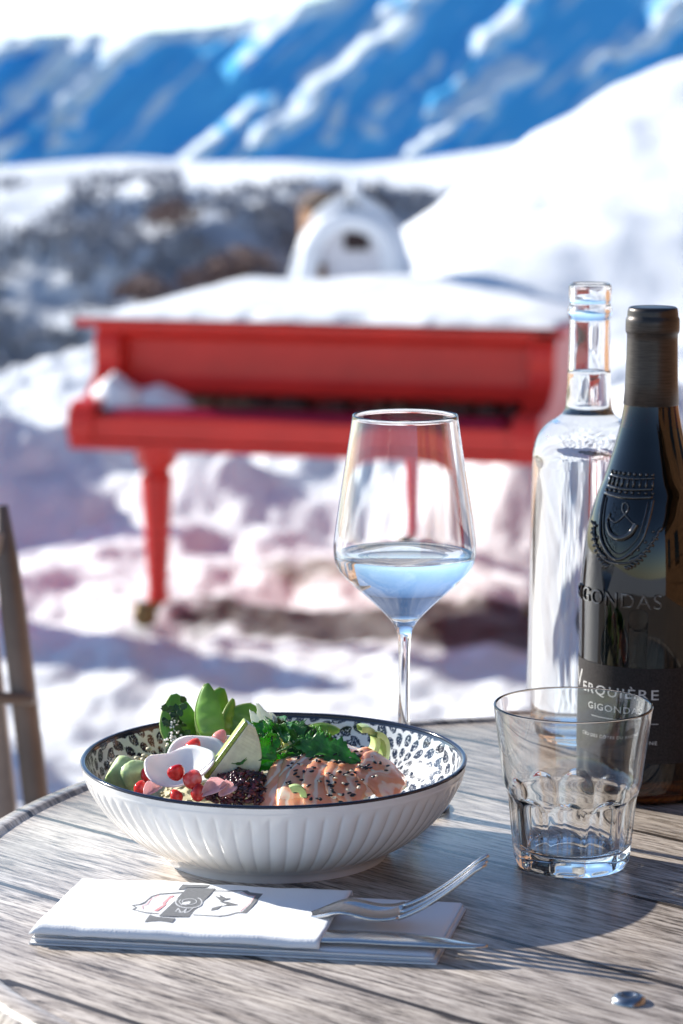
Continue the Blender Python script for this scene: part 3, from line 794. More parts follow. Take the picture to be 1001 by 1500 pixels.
# coriander sprig in the middle: leaves and stems
cs_ = fpt(408, 1118, 0.066)
sprig = thing('coriander_sprig', 'green coriander sprig with dark folded leaves on top of the salad', 'herb', cs_)
def spleaf(a, b, W, mat, **kw):
    o = leaf('leaf', a - cs_, b - cs_, W, mat, parent=sprig, **kw)
    o.matrix_parent_inverse = Matrix.Identity(4)
    return o
spleaf(fpt(420, 1085, 0.075), fpt(396, 1040, 0.082), 0.012, M['leaf'], seed=1, fold=0.5, facing=Vector((0.2, -0.8, 0.6)))
spleaf(fpt(402, 1062, 0.080), fpt(440, 1090, 0.072), 0.0085, M['leaf'], seed=2, fold=0.6)
spleaf(fpt(374, 1112, 0.066), fpt(408, 1076, 0.078), 0.014, M['leaf'], seed=3, fold=0.4, lob=2, facing=Vector((0.4, -0.8, 0.4)))
spleaf(fpt(362, 1098, 0.068), fpt(376, 1062, 0.076), 0.009, M['leaf'], seed=4, lob=4, jag=0.4)
spleaf(fpt(438, 1108, 0.066), fpt(356, 1126, 0.060), 0.0095, M['leaf'], seed=5, fold=0.7, jag=0.3)
spleaf(fpt(366, 1110, 0.064), fpt(330, 1122, 0.060), 0.0070, M['leaf_pale'], seed=6, fold=0.6, jag=0.3)
spleaf(fpt(352, 1120, 0.064), fpt(346, 1096, 0.070), 0.0130, M['leaf'], seed=7, lob=3, jag=0.5)
obj('stem', join(tube([fpt(438, 1086, 0.074) - cs_, fpt(420, 1096, 0.071) - cs_, fpt(402, 1104, 0.067) - cs_, fpt(384, 1112, 0.062) - cs_], 0.0007, 6),
                 tube([fpt(402, 1104, 0.067) - cs_, fpt(398, 1085, 0.076) - cs_, fpt(400, 1066, 0.079) - cs_], 0.0006, 6)), M['leaf'], sprig)
cs2 = fpt(386, 1092, 0.070)
sp2 = thing('coriander_sprig', 'small dark coriander sprig between cucumber wedge and salmon', 'herb', cs2)
for i, (a, b, W, mt_) in enumerate([((384, 1096, .068), (362, 1080, .074), .010, 'leaf_dark'), ((386, 1100, .066), (372, 1116, .062), .011, 'leaf'), ((390, 1080, .074), (412, 1064, .080), .012, 'leaf'),
        ((384, 1086, .072), (386, 1052, .082), .011, 'leaf'), ((392, 1102, .066), (414, 1112, .062), .010, 'leaf_dark'), ((378, 1098, .066), (352, 1108, .064), .009, 'leaf'), ((398, 1072, .077), (424, 1060, .079), .009, 'leaf_dark')]):
    leaf('leaf', fpt(*a) - cs2, fpt(*b) - cs2, W, M[mt_], parent=sp2, seed=i + 11, lob=3, jag=0.5, fold=0.5, facing=Vector((0.1 * (i - 3), -0.8, 0.5)))
o = leaf('coriander_leaf', fpt(432, 1088, 0.073), fpt(528, 1113, 0.067), 0.016, M['leaf'], seed=8, fold=0.35, jag=0.25, curl=0.12, facing=Vector((0.05, -0.75, 0.65)))
tag(o, 'long folded dark green leaf lying across the salmon', 'leaf')
cs3 = fpt(452, 1094, 0.068)
sp3 = thing('coriander_sprig', 'loose coriander sprig strewn over the rear of the salmon', 'herb', cs3)
for i, (a, b, W, mt_) in enumerate([((432, 1088, .072), (470, 1098, .070), .012, 'leaf'), ((440, 1084, .072), (462, 1066, .078), .012, 'leaf_dark'), ((462, 1092, .071), (500, 1086, .070), .011, 'leaf'),
        ((424, 1094, .070), (452, 1112, .066), .011, 'leaf_dark'), ((444, 1080, .074), (424, 1058, .081), .011, 'leaf'), ((470, 1096, .070), (506, 1108, .067), .010, 'leaf_dark'), ((452, 1086, .073), (484, 1072, .073), .010, 'leaf')]):
    leaf('leaf', fpt(*a) - cs3, fpt(*b) - cs3, W, M[mt_], parent=sp3, seed=i + 31, lob=3, jag=0.5, fold=0.4, facing=Vector((0.1 * (i - 3), -0.7, 0.65)))
obj('stem', tube([fpt(424, 1096, .069) - cs3, fpt(452, 1092, .0695) - cs3, fpt(490, 1092, .0695) - cs3], 0.0006, 6), M['leaf'], sp3)
for i, (a, b, W, lab) in enumerate([((372, 1078, .070), (412, 1056, .078), 0.020, 'crumpled pale grey-green leaf behind the coriander'), ((398, 1088, .070), (436, 1064, .074), 0.016, 'pale grey leaf curl beside the back snow pea')]):
    o = leaf('pale_leaf', fpt(*a), fpt(*b), W, M['leaf_pale'], seed=i + 3, fold=0.9, jag=0.1, facing=Vector((-0.2, -0.7, 0.7))); tag(o, lab, 'leaf')
for i, (a, b, W, lab) in enumerate([((408, 1112, .060), (436, 1090, .070), 0.022, 'translucent yellow-green pickled leaf under the coriander'), ((424, 1122, .060), (452, 1098, .068), 0.019, 'ribbed yellow-green leaf slice between coriander and salmon')]):
    o = leaf('pickled_leaf', fpt(*a), fpt(*b), W, M['lettuce'], seed=i + 8, fold=0.5, jag=0.05, lob=5, facing=Vector((0.2, -0.7, 0.7))); tag(o, lab, 'leaf')
# dark herb sprig with white crumbs at the left
hs0 = fpt(256, 1085, 0.058)
hb = thing('herb_sprig', 'dark curly herb tuft against the left snow pea', 'herb', hs0)
parts = []
for k_ in range(46):
    p = Vector((rr.gauss(0, 0.0042), rr.gauss(-0.002, 0.003), rr.uniform(-0.012, 0.022)))
    d_ = Vector((rr.gauss(0, 1), rr.gauss(-.4, .6), rr.gauss(0.2, 1))).normalized() * rr.uniform(0.004, 0.007)
    vf = grid(6, 4, leaf_fn(d_.length, 0.0045, seed=k_, jag=0.4))
    parts.append(xf(vf, Matrix.Translation(p) @ frame(p, p + d_, VIEW)))
solid(obj('leaflets', join(*parts), M['leaf_dark'], hb), 0.0003)
parts = [ellipsoid((rr.gauss(0.001, 0.0022), -0.0065 + rr.gauss(0, 0.0008), rr.uniform(-0.004, 0.014)), 0.0008, 0.0008, 0.0008, 6, 4) for k_ in range(40)]
obj('crumbs', join(*parts), M['daikon'], hb)

# daikon slices
def disc(R, bend, bend2, th=0.0014, seed=0):
    def fn(u, v):
        a = 6.2832 * u; r = R * v * (1 + 0.06 * math.sin(2 * a + seed) + 0.03 * math.sin(5 * a + seed))
        x_, y_ = r * math.cos(a), r * math.sin(a)
        return (x_, y_, bend * (x_ / R) ** 2 + bend2 * (y_ / R) ** 2 + 0.4 * bend * (x_ / R) * abs(y_ / R))
    return grid(48, 10, fn)
def slice_(px, py, z, R, b1, b2, fx, lab, seed, up=Vector((1, 0, 0))):
    p = fpt(px, py, z); o = obj('daikon_slice', disc(R, b1, b2, seed=seed), M['daikon'])
    put(o, p, p + up, fx); solid(o, 0.0010, 0)
    tag(o, lab, 'radish slice', 'white radish slices in the salad')
slice_(263, 1140, 0.055, 0.0185, 0.0105, 0.0085, Vector((-0.22, -0.36, 0.90)), 'largest white radish slice, curled like a cup and holding red seeds', 1)
slice_(316, 1108, 0.058, 0.0180, 0.004, -0.003, Vector((0.10, -0.60, 0.80)), 'white radish slice tucked behind the cucumber wedge', 2)
slice_(292, 1118, 0.056, 0.0190, 0.003, 0.004, Vector((-0.1, -0.5, 0.85)), 'flat white radish slice between the two curled ones', 3)

# cucumber wedge
p0 = fpt(306, 1142, 0.055); p1 = fpt(366, 1060, 0.086)
L = (p1 - p0).length
cw = thing('cucumber_wedge', 'pale cucumber wedge with a thin green rind standing in the middle', 'cucumber', p0)
cw.matrix_world = Matrix.Translation(p0) @ frame(p0, p1, Vector((0.25, -0.95, 0.25)))
def wedge(u, v):
    w_ = 0.020 * math.sin(math.pi * min(1, 0.10 + 0.86 * u)) ** 0.8
    return w_
fl, fr_ = [], []
nn = 20
def wedge_sec(u):
    W = wedge(u, 0); x_ = u * L
    return [(x_, 0.0012, 0.004), (x_, -W, 0.0005), (x_, -W, -0.0015), (x_, 0.0012, -0.008)], [(x_, 0.0036, 0.0036), (x_, 0.0014, 0.0042), (x_, 0.0014, -0.008), (x_, 0.0036, -0.0075)]
for which, mat, nm in ((0, 'cuc_flesh', 'flesh'), (1, 'cuc_rind', 'rind')):
    v_, f_ = [], []
    for i in range(nn + 1): v_ += wedge_sec(i / nn)[which]
    for i in range(nn):
        for k_ in range(4): f_.append((i * 4 + k_, i * 4 + (k_ + 1) % 4, (i + 1) * 4 + (k_ + 1) % 4, (i + 1) * 4 + k_))
    f_ += [(3, 2, 1, 0), tuple(nn * 4 + q for q in range(4))]
    bevel(recalc(obj(nm, (v_, f_), M[mat], cw, smooth=False)), 0.0006, 2)

# avocado pieces
for (px, py, z, sx_, rot, lab) in ((178, 1138, 0.050, 1.0, 0.5, 'mottled pale avocado chunk by the left bowl rim'), (204, 1141, 0.050, 0.95, -0.5, 'smooth green avocado chunk beside the mottled one')):
    p = fpt(px, py, z)
    o = obj('avocado_chunk', ellipsoid((0, 0, 0), 0.0105 * sx_, 0.010, 0.0125, 20, 14, Matrix.Rotation(rot, 4, 'Y') @ Matrix.Rotation(0.4, 4, 'X'),
        lambda q: Vector((max(-0.0075, min(0.0075, q.x)) + 0.0008 * mnoise.noise(q * 300), max(-0.006, q.y), q.z * (1 - 0.25 * q.x / 0.01)))), M['avocado'], loc=p)
    tag(o, lab, 'avocado', 'avocado chunks at the left of the salad')
# pomegranate seeds
def aril(px, py, z, r, lab, i):
    r *= 0.98; p = fpt(px, py, z); rm = random.Random(i)
    Mx = Matrix.Rotation(rm.uniform(0, 3), 4, 'Z') @ Matrix.Rotation(rm.uniform(-1, 1), 4, 'X')
    def fn(q):
        s_ = 1 - 0.30 * (q.z / r if q.z > 0 else 0)
        m_ = 1 - 0.07 * math.cos(3 * math.atan2(q.y, q.x) + i)
        return Vector((q.x * s_ * m_, q.y * s_ * m_, q.z * 1.15))
    o = obj('pomegranate_seed', ellipsoid((0, 0, 0), r, r * 0.85, r, 20, 14, Mx, fn), M['pome'], loc=p)
    tag(o, lab, 'pomegranate seed', 'pomegranate seeds in the salad')
for i, (px, py, z, r, lab) in enumerate([
    (206, 1154, 0.052, 0.0040, 'deep red pomegranate seed at the navy rim below the avocado'),
    (259, 1131, 0.064, 0.0052, 'pale red pomegranate seed inside the cupped radish slice'),
    (283, 1141, 0.061, 0.0055, 'bright red pomegranate seed at the right edge of the cupped slice'),
    (291, 1161, 0.055, 0.0046, 'red pomegranate seed touching the rim below the cupped slice'),
    (258, 1166, 0.053, 0.0038, 'pinkish pomegranate seed at the rim under the cupped slice'),
    (283, 1096, 0.064, 0.0056, 'pale pink pomegranate seed in front of the snow peas'),
    (322, 1081, 0.066, 0.0048, 'pink pomegranate seed under the top of the cucumber wedge'),
    (216, 1136, 0.054, 0.0042, 'pomegranate seed just right of the green avocado chunk'),
    (316, 1146, 0.056, 0.0040, 'dark pomegranate seed beside the foot of the cucumber wedge')]):
    aril(px, py, z, r, lab, i)
# pink onion slivers
for i, (a, b, W, lab) in enumerate([((296, 1166, .054), (332, 1144, .060), 0.008, 'pink onion sliver between red seeds and black rice'), ((322, 1166, .054), (346, 1148, .058), 0.007, 'short pink onion sliver at the edge of the black rice'), ((212, 1166, .052), (236, 1148, .054), 0.008, 'pale pink onion petal left of the cupped radish slice')]):
    o = leaf('onion_sliver', fpt(*a), fpt(*b), W, M['pink'], seed=i, fold=0.9, jag=0.0, lob=0.3, facing=Vector((0.1, -0.7, 0.7))); tag(o, lab, 'onion', 'pink onion slivers in the salad')

# black rice
rc = fpt(354, 1152, 0.055)
parts = []
for k_ in range(430):
    a = rr.uniform(0, 6.28); r = math.sqrt(rr.random())
    x_, y_ = math.cos(a) * r * 0.0205, math.sin(a) * r * 0.020
    z_ = 0.0125 * (1 - r * r) ** 0.7 - 0.008 + rr.uniform(-0.0006, 0.0014)
    Mx = Matrix.Rotation(rr.uniform(0, 6.28), 4, 'Z') @ Matrix.Rotation(rr.gauss(0, 0.6), 4, 'Y')
    s_ = rr.uniform(0.85, 1.15)
    parts.append(ellipsoid((rc.x + x_, rc.y + 0.008 + y_, rc.z + z_), 0.0031 * s_, 0.0014 * s_, 0.0014 * s_, 8, 6, Mx))
g_ = N('black_rice_grain'); vo = g_.n('TexVoronoi', Vector=g_.coord(), Scale=330)
g_.bsdf(Base__Color=g_.ramp(g_.n('SeparateXYZ', Vector=vo.outputs[1]).outputs[0], [(0.0, (0.018, 0.004, 0.007)), (0.6, (0.055, 0.008, 0.013)), (0.85, (0.20, 0.03, 0.035)), (0.97, (0.50, 0.26, 0.23))]), Roughness=0.25, Specular__IOR__Level=0.6)
o = obj('black_rice', join(*parts), g_.m); tag(o, 'mound of glossy dark purple rice at the front of the bowl', 'rice', kind='stuff')

# salmon slices fanned over the right half
SC = fpt(486, 1128, 0.058)
def dome(x_, y_):
    q = ((x_ - SC.x) / 0.052) ** 2 + ((y_ - SC.y - 0.010) / 0.070) ** 2
    return T + 0.0395 + 0.0235 * max(0, 1 - q) ** 0.75
def salmon(cx, cy, ang, la, lb, lift, lab, i):
    p = Vector((cx, cy, dome(cx, cy)))
    ca, sa = math.cos(ang), math.sin(ang)
    def fn(u, v):
        a = (2 * u - 1); b = (2 * v - 1)
        # rounded rectangle footprint
        k_ = (abs(a) ** 4 + abs(b) ** 4) ** 0.25 or 1e-6; m_ = max(abs(a), abs(b)) / k_ if k_ > 1e-6 else 1
        a *= m_; b *= m_
        lx = a * la * (1 + 0.06 * fbm(b * 2, i, 1)); ly = b * lb * (1 + 0.08 * fbm(a * 2, i, 5))
        wx = cx + lx * ca - ly * sa; wy = cy + lx * sa + ly * ca
        e = max(abs(a), abs(b))
        z_ = dome(wx, wy) + lift + 0.0030 * b + 0.0012 * math.sin(a * 3 + i) - 0.0010 * ss(0.8, 1.0, e) + 0.0006 * fbm(wx * 70, wy * 90, i, 2)
        return (wx - cx, wy - cy, z_ - p.z)
    o = obj('salmon_slice', grid(36, 24, fn), M['salmon'], loc=p); solid(o, 0.0024, 0)
    tag(o, lab, 'salmon', 'salmon slices fanned in the bowl')
ORD = ['first', 'second', 'third', 'fourth', 'fifth', 'sixth', 'seventh']
for i in range(7):
    q = fpt(420 + i * 23, [1150, 1147, 1144, 1143, 1142, 1141, 1140][i], 0.055)
    salmon(q.x, q.y, rad(90 - 14 + 9 * math.sin(i * 2.1)), [0.027, 0.034, 0.039, 0.040, 0.037, 0.031, 0.023][i], 0.0116, 0.0035 - 0.0003 * i,
           'thin orange salmon slice, ' + ORD[i] + ' from the black rice', i)
# sesame seeds, sprinkled
m_bs = plain('black_sesame', (0.008, 0.007, 0.008), 0.35, var=0.3, nscale=500); m_ws = plain('white_sesame', (0.72, 0.62, 0.44), 0.4, var=0.1, nscale=500)
def seed_fn(q): return Vector((q.x, q.y * (1 - 0.35 * q.x / 0.0016), q.z))
def seeds(name, mat, n, lab, grp, sig, seed):
    rs = random.Random(seed); first = None; k_ = 0
    while k_ < n:
        px = rs.gauss(484, sig[0]); py = rs.gauss(1131, sig[1])
        if rs.random() < 0.2: px = rs.uniform(412, 570); py = rs.uniform(1104, 1164)
        z_ = 0.060
        for it in range(6):
            q = fpt(px, py, z_); z_ = dome(q.x, q.y) - T + 0.0070 - 0.0020 * ss(470, 545, px)
        if not (402 < px < 582) or math.hypot(q.x - BW.x, q.y - BW.y) > 0.099: continue
        q.z = T + z_
        if first is None:
            o = obj(name, ellipsoid((0, 0, 0), 0.0016, 0.0010, 0.0006, 8, 6, None, seed_fn), mat); first = o
        else:
            o = first.copy(); link(o)
        o.location = q; o.rotation_euler = (rs.uniform(-.4, .4), rs.uniform(-.4, .4), rs.uniform(0, 6.28))
        tag(o, lab, 'sesame seed', grp); k_ += 1
seeds('black_sesame_seed', m_bs, 110, 'tiny black sesame seed sprinkled on the salmon', 'black sesame seeds on the salmon', (38, 17), 5)
seeds('white_sesame_seed', m_ws, 26, 'tiny cream sesame seed among the black ones on the salmon', 'white sesame seeds on the salmon', (28, 10), 6)

# celery / spring onion pieces
def celery(px, py, z, R, a0, a1, wd, rot, lab):
    p = fpt(px, py, z)
    def fn(u, v):
        a = a0 + (a1 - a0) * u; r = R + (0.0035 if v in (0.25, 0.5) else 0)
        q = [(R, 0), (R + 0.0035, 0.0), (R + 0.0035, wd), (R, wd), (R, 0)][int(round(v * 4))]
        return (q[0] * math.cos(a), q[1] - wd / 2, q[0] * math.sin(a))
    o = obj('celery_slice', grid(16, 4, fn), M['celery'], loc=p); o.rotation_euler = rot
    bevel(o, 0.0005, 2); tag(o, lab, 'celery', 'pale celery pieces on the salmon')
celery(528, 1090, 0.064, 0.008, 0.3, 2.6, 0.007, (0.2, 0.9, 0.6), 'upper pale green celery slice at the back right of the salmon')
celery(543, 1104, 0.059, 0.010, 0.2, 2.2, 0.007, (0.1, 0.7, 0.9), 'lower pale green celery slice leaning on the salmon edge')
celery(432, 1166, 0.056, 0.003, 0.2, 2.4, 0.004, (0.1, 0.3, 0.2), 'tiny celery piece on the front salmon slice by the rim')
o = obj('olive_piece', ellipsoid((0, 0, 0), 0.004, 0.004, 0.003, 14, 10, None, lambda q: q * (1 + 0.1 * mnoise.noise(q * 400))), plain('olive_green', (0.30, 0.30, 0.08), 0.35, var=0.3, nscale=200), loc=fpt(586, 1150, 0.048))
tag(o, 'small olive-green morsel at the right end of the salmon', 'olive')

# ------------------------------------------------------------------ glassware
caster = []
WG = Vector((0.038, 1.620, T))
wo = [(0.0, 0.0), (0.0272, 0.0), (0.0282, 0.0008), (0.0279, 0.0016), (0.023, 0.0032), (0.016, 0.0062), (0.0075, 0.0120), (0.0048, 0.026), (0.0038, 0.05), (0.0033, 0.080), (0.0038, 0.104), (0.0055, 0.1125), (0.0088, 0.1178), (0.0150, 0.1245), (0.0230, 0.1320), (0.0310, 0.1392), (0.0375, 0.1455), (0.0415, 0.1520), (0.0429, 0.1590), (0.0425, 0.1680), (0.0400, 0.1860), (0.0369, 0.2063), (0.0340, 0.2250), (0.0315, 0.2416)]
wi = [(0.0309, 0.2424), (0.0305, 0.2416), (0.0330, 0.2250), (0.0359, 0.2063), (0.0390, 0.1860), (0.0415, 0.1680), (0.0419, 0.1590), (0.0404, 0.1523), (0.0362, 0.1465), (0.0296, 0.1404), (0.0216, 0.1334), (0.0136, 0.1262), (0.0070, 0.1208), (0.0, 0.1188)]
wo_s = wo[:4] + smooth_profile(wo[3:], 5)[1:]
wi_s = smooth_profile(wi[1:], 5)
gl = recalc(obj('wine_glass', lathe(wo_s + [(0.0314, 0.2422), wi[0]] + wi_s, 128), M['glass'], loc=WG))
tag(gl, 'stemmed wine glass with angular bowl standing behind the salad bowl', 'wine glass')
inner_w = [p for p in wi_s if p[1] <= 0.1580][::-1]
wat = [(r + 0.00015 if r > 0 else 0, z - 0.0001) for r, z in inner_w] + [(0.0416, 0.1583), (0.040, 0.1576), (0.0, 0.1574)]
ww = recalc(obj('drinking_water', lathe(wat, 128), M['water'], loc=WG))
tag(ww, 'clear water filling the lower cone of the stemmed wine glass', 'water')

TB = Vector((0.1305, 1.501, T))
to = [(0.0, 0.0012), (0.022, 0.0012), (0.0285, 0.0), (0.0308, 0.0006), (0.0322, 0.0030), (0.0328, 0.006), (0.0341, 0.018), (0.0352, 0.030), (0.0363, 0.0395), (0.0378, 0.0440), (0.0394, 0.0491), (0.0405, 0.0578), (0.0420, 0.0697), (0.0436, 0.0820), (0.0447, 0.0905), (0.0449, 0.0920)]
ti = [(0.0440, 0.0930), (0.0433, 0.0922), (0.0431, 0.0908), (0.0419, 0.0820), (0.0400, 0.0697), (0.0384, 0.0578), (0.0372, 0.0491), (0.0350, 0.0430), (0.0332, 0.0390), (0.0318, 0.0300), (0.0304, 0.0180), (0.0292, 0.0130), (0.0255, 0.0104), (0.0150, 0.0094), (0.0, 0.0092)]
to_s = to[:4] + smooth_profile(to[3:], 5)[1:]; ti_s = smooth_profile(ti[1:], 5)
NF = 10
def facet(a, i, r, z):
    q = (a + 0.25) % (2 * math.pi / NF) - math.pi / NF
    pol = math.cos(math.pi / NF) / math.cos(q)
    top_z = 0.0455 - 0.0075 * (abs(q) / (math.pi / NF)) ** 2
    k_ = ss(0.0005, 0.004, z) * (1 - ss(top_z - 0.003, top_z, z))
    return r * (1 + k_ * (pol * 1.012 - 1)) if i < len(to_s) else r
tg = recalc(obj('tumbler', lathe(to_s + [(0.04475, 0.0926), (0.0444, 0.0929), ti[0], (0.0436, 0.0927)] + ti_s, 240, facet), M['glass'], loc=TB))
tg.rotation_euler = (0, 0, 0.1)
tag(tg, 'empty faceted glass tumbler at the right in front of the bottles', 'tumbler')

# clear water bottle
CB = Vector((0.1625, 1.785, T))
co_p = [(0.0, 0.004), (0.030, 0.003), (0.036, 0.0), (0.0395, 0.003), (0.0410, 0.010), (0.0410, 0.0407), (0.0402, 0.0873), (0.0392, 0.1750), (0.0388, 0.1922), (0.0378, 0.1990), (0.0355, 0.2055), (0.0318, 0.2115), (0.0262, 0.2168), (0.0200, 0.2205), (0.0165, 0.2240), (0.0152, 0.2290), (0.0142, 0.2450), (0.0137, 0.2650), (0.0133, 0.2830), (0.0136, 0.2860), (0.0145, 0.2890), (0.0146, 0.2920), (0.0136, 0.2945), (0.0135, 0.2960), (0.0139, 0.2975), (0.0139, 0.3050), (0.0134, 0.3080)]
ci_p = [(0.0122, 0.3085), (0.0112, 0.3070), (0.0110, 0.2900), (0.0108, 0.2650), (0.0114, 0.2450), (0.0124, 0.2290), (0.0140, 0.2228), (0.0180, 0.2180), (0.0240, 0.2142), (0.0292, 0.2092), (0.0328, 0.2035), (0.0350, 0.1975), (0.0360, 0.1900), (0.0366, 0.1700), (0.0374, 0.0873), (0.0380, 0.0400), (0.0378, 0.0160), (0.0350, 0.0110), (0.0200, 0.0140), (0.0, 0.0160)]
co_p = [(r * (1 - 0.055 * ss(0.226, 0.19, z)), z) for r, z in co_p]; ci_p = [(r * (1 - 0.055 * ss(0.226, 0.19, z)), z) for r, z in ci_p]
co_s = co_p[:3] + smooth_profile(co_p[2:], 4)[1:]; ci_s = smooth_profile(ci_p, 4)
wbt = recalc(obj('water_bottle', lathe(co_s + ci_s, 128), M['glass'], loc=CB))
tag(wbt, 'clear glass bottle without label, standing behind the dark wine bottle', 'bottle')
lv = 0.2515
ciw = [p for p in ci_s if p[1] < lv - 0.0004]
bw = [(0.0, lv - 0.0006), (ciw[0][0] - 0.0015, lv - 0.0006), (ciw[0][0] + 0.0002, lv)] + [(r + 0.00015 if r > 0 else 0, z - 0.0001) for r, z in ciw]
bwo = recalc(obj('bottled_water', lathe(bw, 128), M['water'], loc=CB))
tag(bwo, 'clear water filling the unlabelled bottle up into its neck', 'water')

# dark wine bottle
WB = Vector((0.1900, 1.665, T))
wine = thing('wine_bottle', 'dark embossed red wine bottle with black label and grey capsule', 'bottle', WB)
ob_p = [(0.0, 0.006), (0.028, 0.004), (0.038, 0.0), (0.0435, 0.002), (0.0460, 0.007), (0.0462, 0.0161), (0.0459, 0.0825), (0.0458, 0.1119), (0.0456, 0.1291), (0.0442, 0.1463), (0.0420, 0.1618), (0.0392, 0.1735), (0.0348, 0.1857), (0.0304, 0.1959), (0.0266, 0.2061), (0.0232, 0.2163), (0.0194, 0.2298), (0.0168, 0.2433), (0.0157, 0.2560), (0.0152, 0.2800), (0.0150, 0.2990)]
ob_p = [(r * (1 - 0.08 * ss(0.27, 0.14, z)), z) for r, z in ob_p]
ob_s = ob_p[:5] + smooth_profile(ob_p[4:], 6)[1:]
def bottle_r(z):
    for (r0, z0), (r1, z1) in zip(ob_s[3:], ob_s[4:]):
        if z0 <= z <= z1: return r0 + (r1 - r0) * (z - z0) / (z1 - z0 + 1e-9)
    return ob_s[-1][0]
ib = [(max(0, r - 0.003), z) for r, z in ob_s if z > 0.014][::-1]
ib_s = ib + [(0.028, 0.0125), (0.0, 0.022)]
bg_ = recalc(obj('bottle_glass', lathe(ob_s + [(0.0135, 0.2995)] + ib_s, 128), M['bottle_glass'], wine))
wl = 0.2290
iw = [p for p in ib if p[1] < wl]
recalc(obj('red_wine', lathe([(0.0, wl)] + [(iw[0][0], wl)] + [(r + 0.0001, z) for r, z in iw] + [(0.028, 0.0128), (0.0, 0.0222)], 96), M['wine'], wine))
g_ = N('grey_capsule'); cn = g_.noise(g_.map(g_.coord(), scale=(1, 1, 14)), 90, 4, 0.6)
g_.bsdf(Base__Color=g_.ramp(cn.outputs[0], [(0.35, (0.040, 0.034, 0.031)), (0.65, (0.062, 0.053, 0.049))]), Metallic=0.75, Roughness=0.36, Normal=g_.bump(cn.outputs[0], 0.15, 0.0005))
cap_p = [(0.0, 0.3028), (0.0110, 0.3028), (0.0122, 0.3022), (0.0140, 0.3030), (0.0150, 0.3022), (0.0154, 0.3005), (0.0155, 0.2985), (0.0157, 0.2970), (0.0163, 0.2962), (0.0165, 0.2940), (0.0165, 0.2890), (0.0163, 0.2876), (0.0156, 0.2866), (0.0155, 0.2830), (0.0158, 0.2700), (0.0161, 0.2580), (0.0171, 0.2436), (0.0169, 0.2433)]
obj('capsule', lathe(cap_p, 96), g_.m, wine)
# label wrapped round the body: dark paper
g_ = N('dark_label'); ln = g_.noise(g_.coord(), 900, 3, 0.7); lm = g_.noise(g_.coord(), 60, 3)
g_.bsdf(Base__Color=g_.ramp(ln.outputs[0], [(0.35, (0.013, 0.0095, 0.009)), (0.68, (0.034, 0.027, 0.026))]), Roughness=0.6, Specular__IOR__Level=0.22, Normal=g_.bump(ln.outputs[0], 0.35, 0.0004))
LZ0, LZ1 = 0.0270, 0.0865
AC = rad(-96.7)         # facing the camera
def wrap(x_, z_, lift): # x_ along the circumference from the facing line
    r = bottle_r(z_) + lift; a = AC + x_ / 0.0460
    return (r * math.cos(a), r * math.sin(a), z_)
lab = obj('label', grid(90, 8, lambda u, v: wrap(-0.078 + 0.156 * u, LZ0 + (LZ1 - LZ0) * v, 0.00025)), g_.m, wine)
m_ink = plain('white_print', (0.55, 0.53, 0.51), 0.5, var=0.05)
def text_mesh(body, size, spacing=1.0):
    cu = bpy.data.curves.new('t', 'FONT'); cu.body = body; cu.size = size; cu.space_character = spacing; cu.align_x = 'LEFT'; cu.resolution_u = 4
    tmp = bpy.data.objects.new('t', cu); link(tmp)
    dg = bpy.context.evaluated_depsgraph_get(); dg.update()
    me = bpy.data.meshes.new_from_object(tmp.evaluated_get(dg))
    bm = bmesh.new(); bm.from_mesh(me); bmesh.ops.triangulate(bm, faces=bm.faces)
    bmesh.ops.subdivide_edges(bm, edges=[e for e in bm.edges if e.calc_length() > size * 0.3], cuts=1)
    bmesh.ops.triangulate(bm, faces=bm.faces)
    v = [tuple(q.co) for q in bm.verts]; bm.verts.index_update(); f = [tuple(q.index for q in fc.verts) for fc in bm.faces]
    bm.free(); bpy.data.objects.remove(tmp); bpy.data.curves.remove(cu); bpy.data.meshes.remove(me)
    return v, f
def label_text(name, body, x0, x1, z0, size, lift=0.00045):
    v, f = text_mesh(body, size, 1.15)
    k_ = (x1 - x0) / max(p[0] for p in v)
    return obj(name, ([wrap(x0 + p[0] * k_, z0 + p[1], lift) for p in v], f), m_ink, wine, smooth=False)
label_text('lettering', 'V', -0.0660, -0.0535, 0.0685, 0.0165)
label_text('lettering', 'ERQUIÈRE', -0.0525, 0.0085, 0.0672, 0.0088)
label_text('lettering', 'GIGONDAS', -0.0440, 0.0030, 0.0568, 0.0066)
label_text('lettering', 'CRU DES CÔTES DU RHÔNE', -0.0500, 0.0080, 0.0392, 0.0032)
obj('label_line', grid(24, 1, lambda u, v: wrap(-0.0400 + 0.0486 * u, 0.0520 + 0.00035 * v, 0.0004)), m_ink, wine)
# raised crest in the glass
ECX = AC - 0.48                  # facing line of the crest, turned to the left
def ew(x_, z_, lift=0.0004):
    z_ = 0.1500 + (z_ - 0.1455) * 1.17; x_ *= 1.12
    r = bottle_r(z_) + lift; a = ECX + x_ / max(0.031, bottle_r(z_))
    return (r * math.cos(a), r * math.sin(a), z_)
def etube(pts, r, per=6, lift=0.0004):
    return tube([ew(x_, z_, lift) for x_, z_ in smooth_profile(pts, per)], r, 8)
shield = join(etube([(-0.0155, 0.1790), (-0.0150, 0.1680), (-0.0115, 0.1560), (0.0, 0.1475), (0.0115, 0.1560), (0.0150, 0.1680), (0.0155, 0.1790)], 0.0011),
              etube([(-0.0130, 0.1780), (-0.0125, 0.1690), (-0.0095, 0.1580), (0.0, 0.1505), (0.0095, 0.1580), (0.0125, 0.1690), (0.0130, 0.1780)], 0.0005))
crown = [etube([(-0.0150, 0.1800), (0, 0.1792), (0.0150, 0.1800)], 0.0011), etube([(-0.0150, 0.1840), (0, 0.1832), (0.0150, 0.1840)], 0.0010), etube([(-0.0160, 0.1895), (0, 0.1887), (0.0160, 0.1895)], 0.0008)]
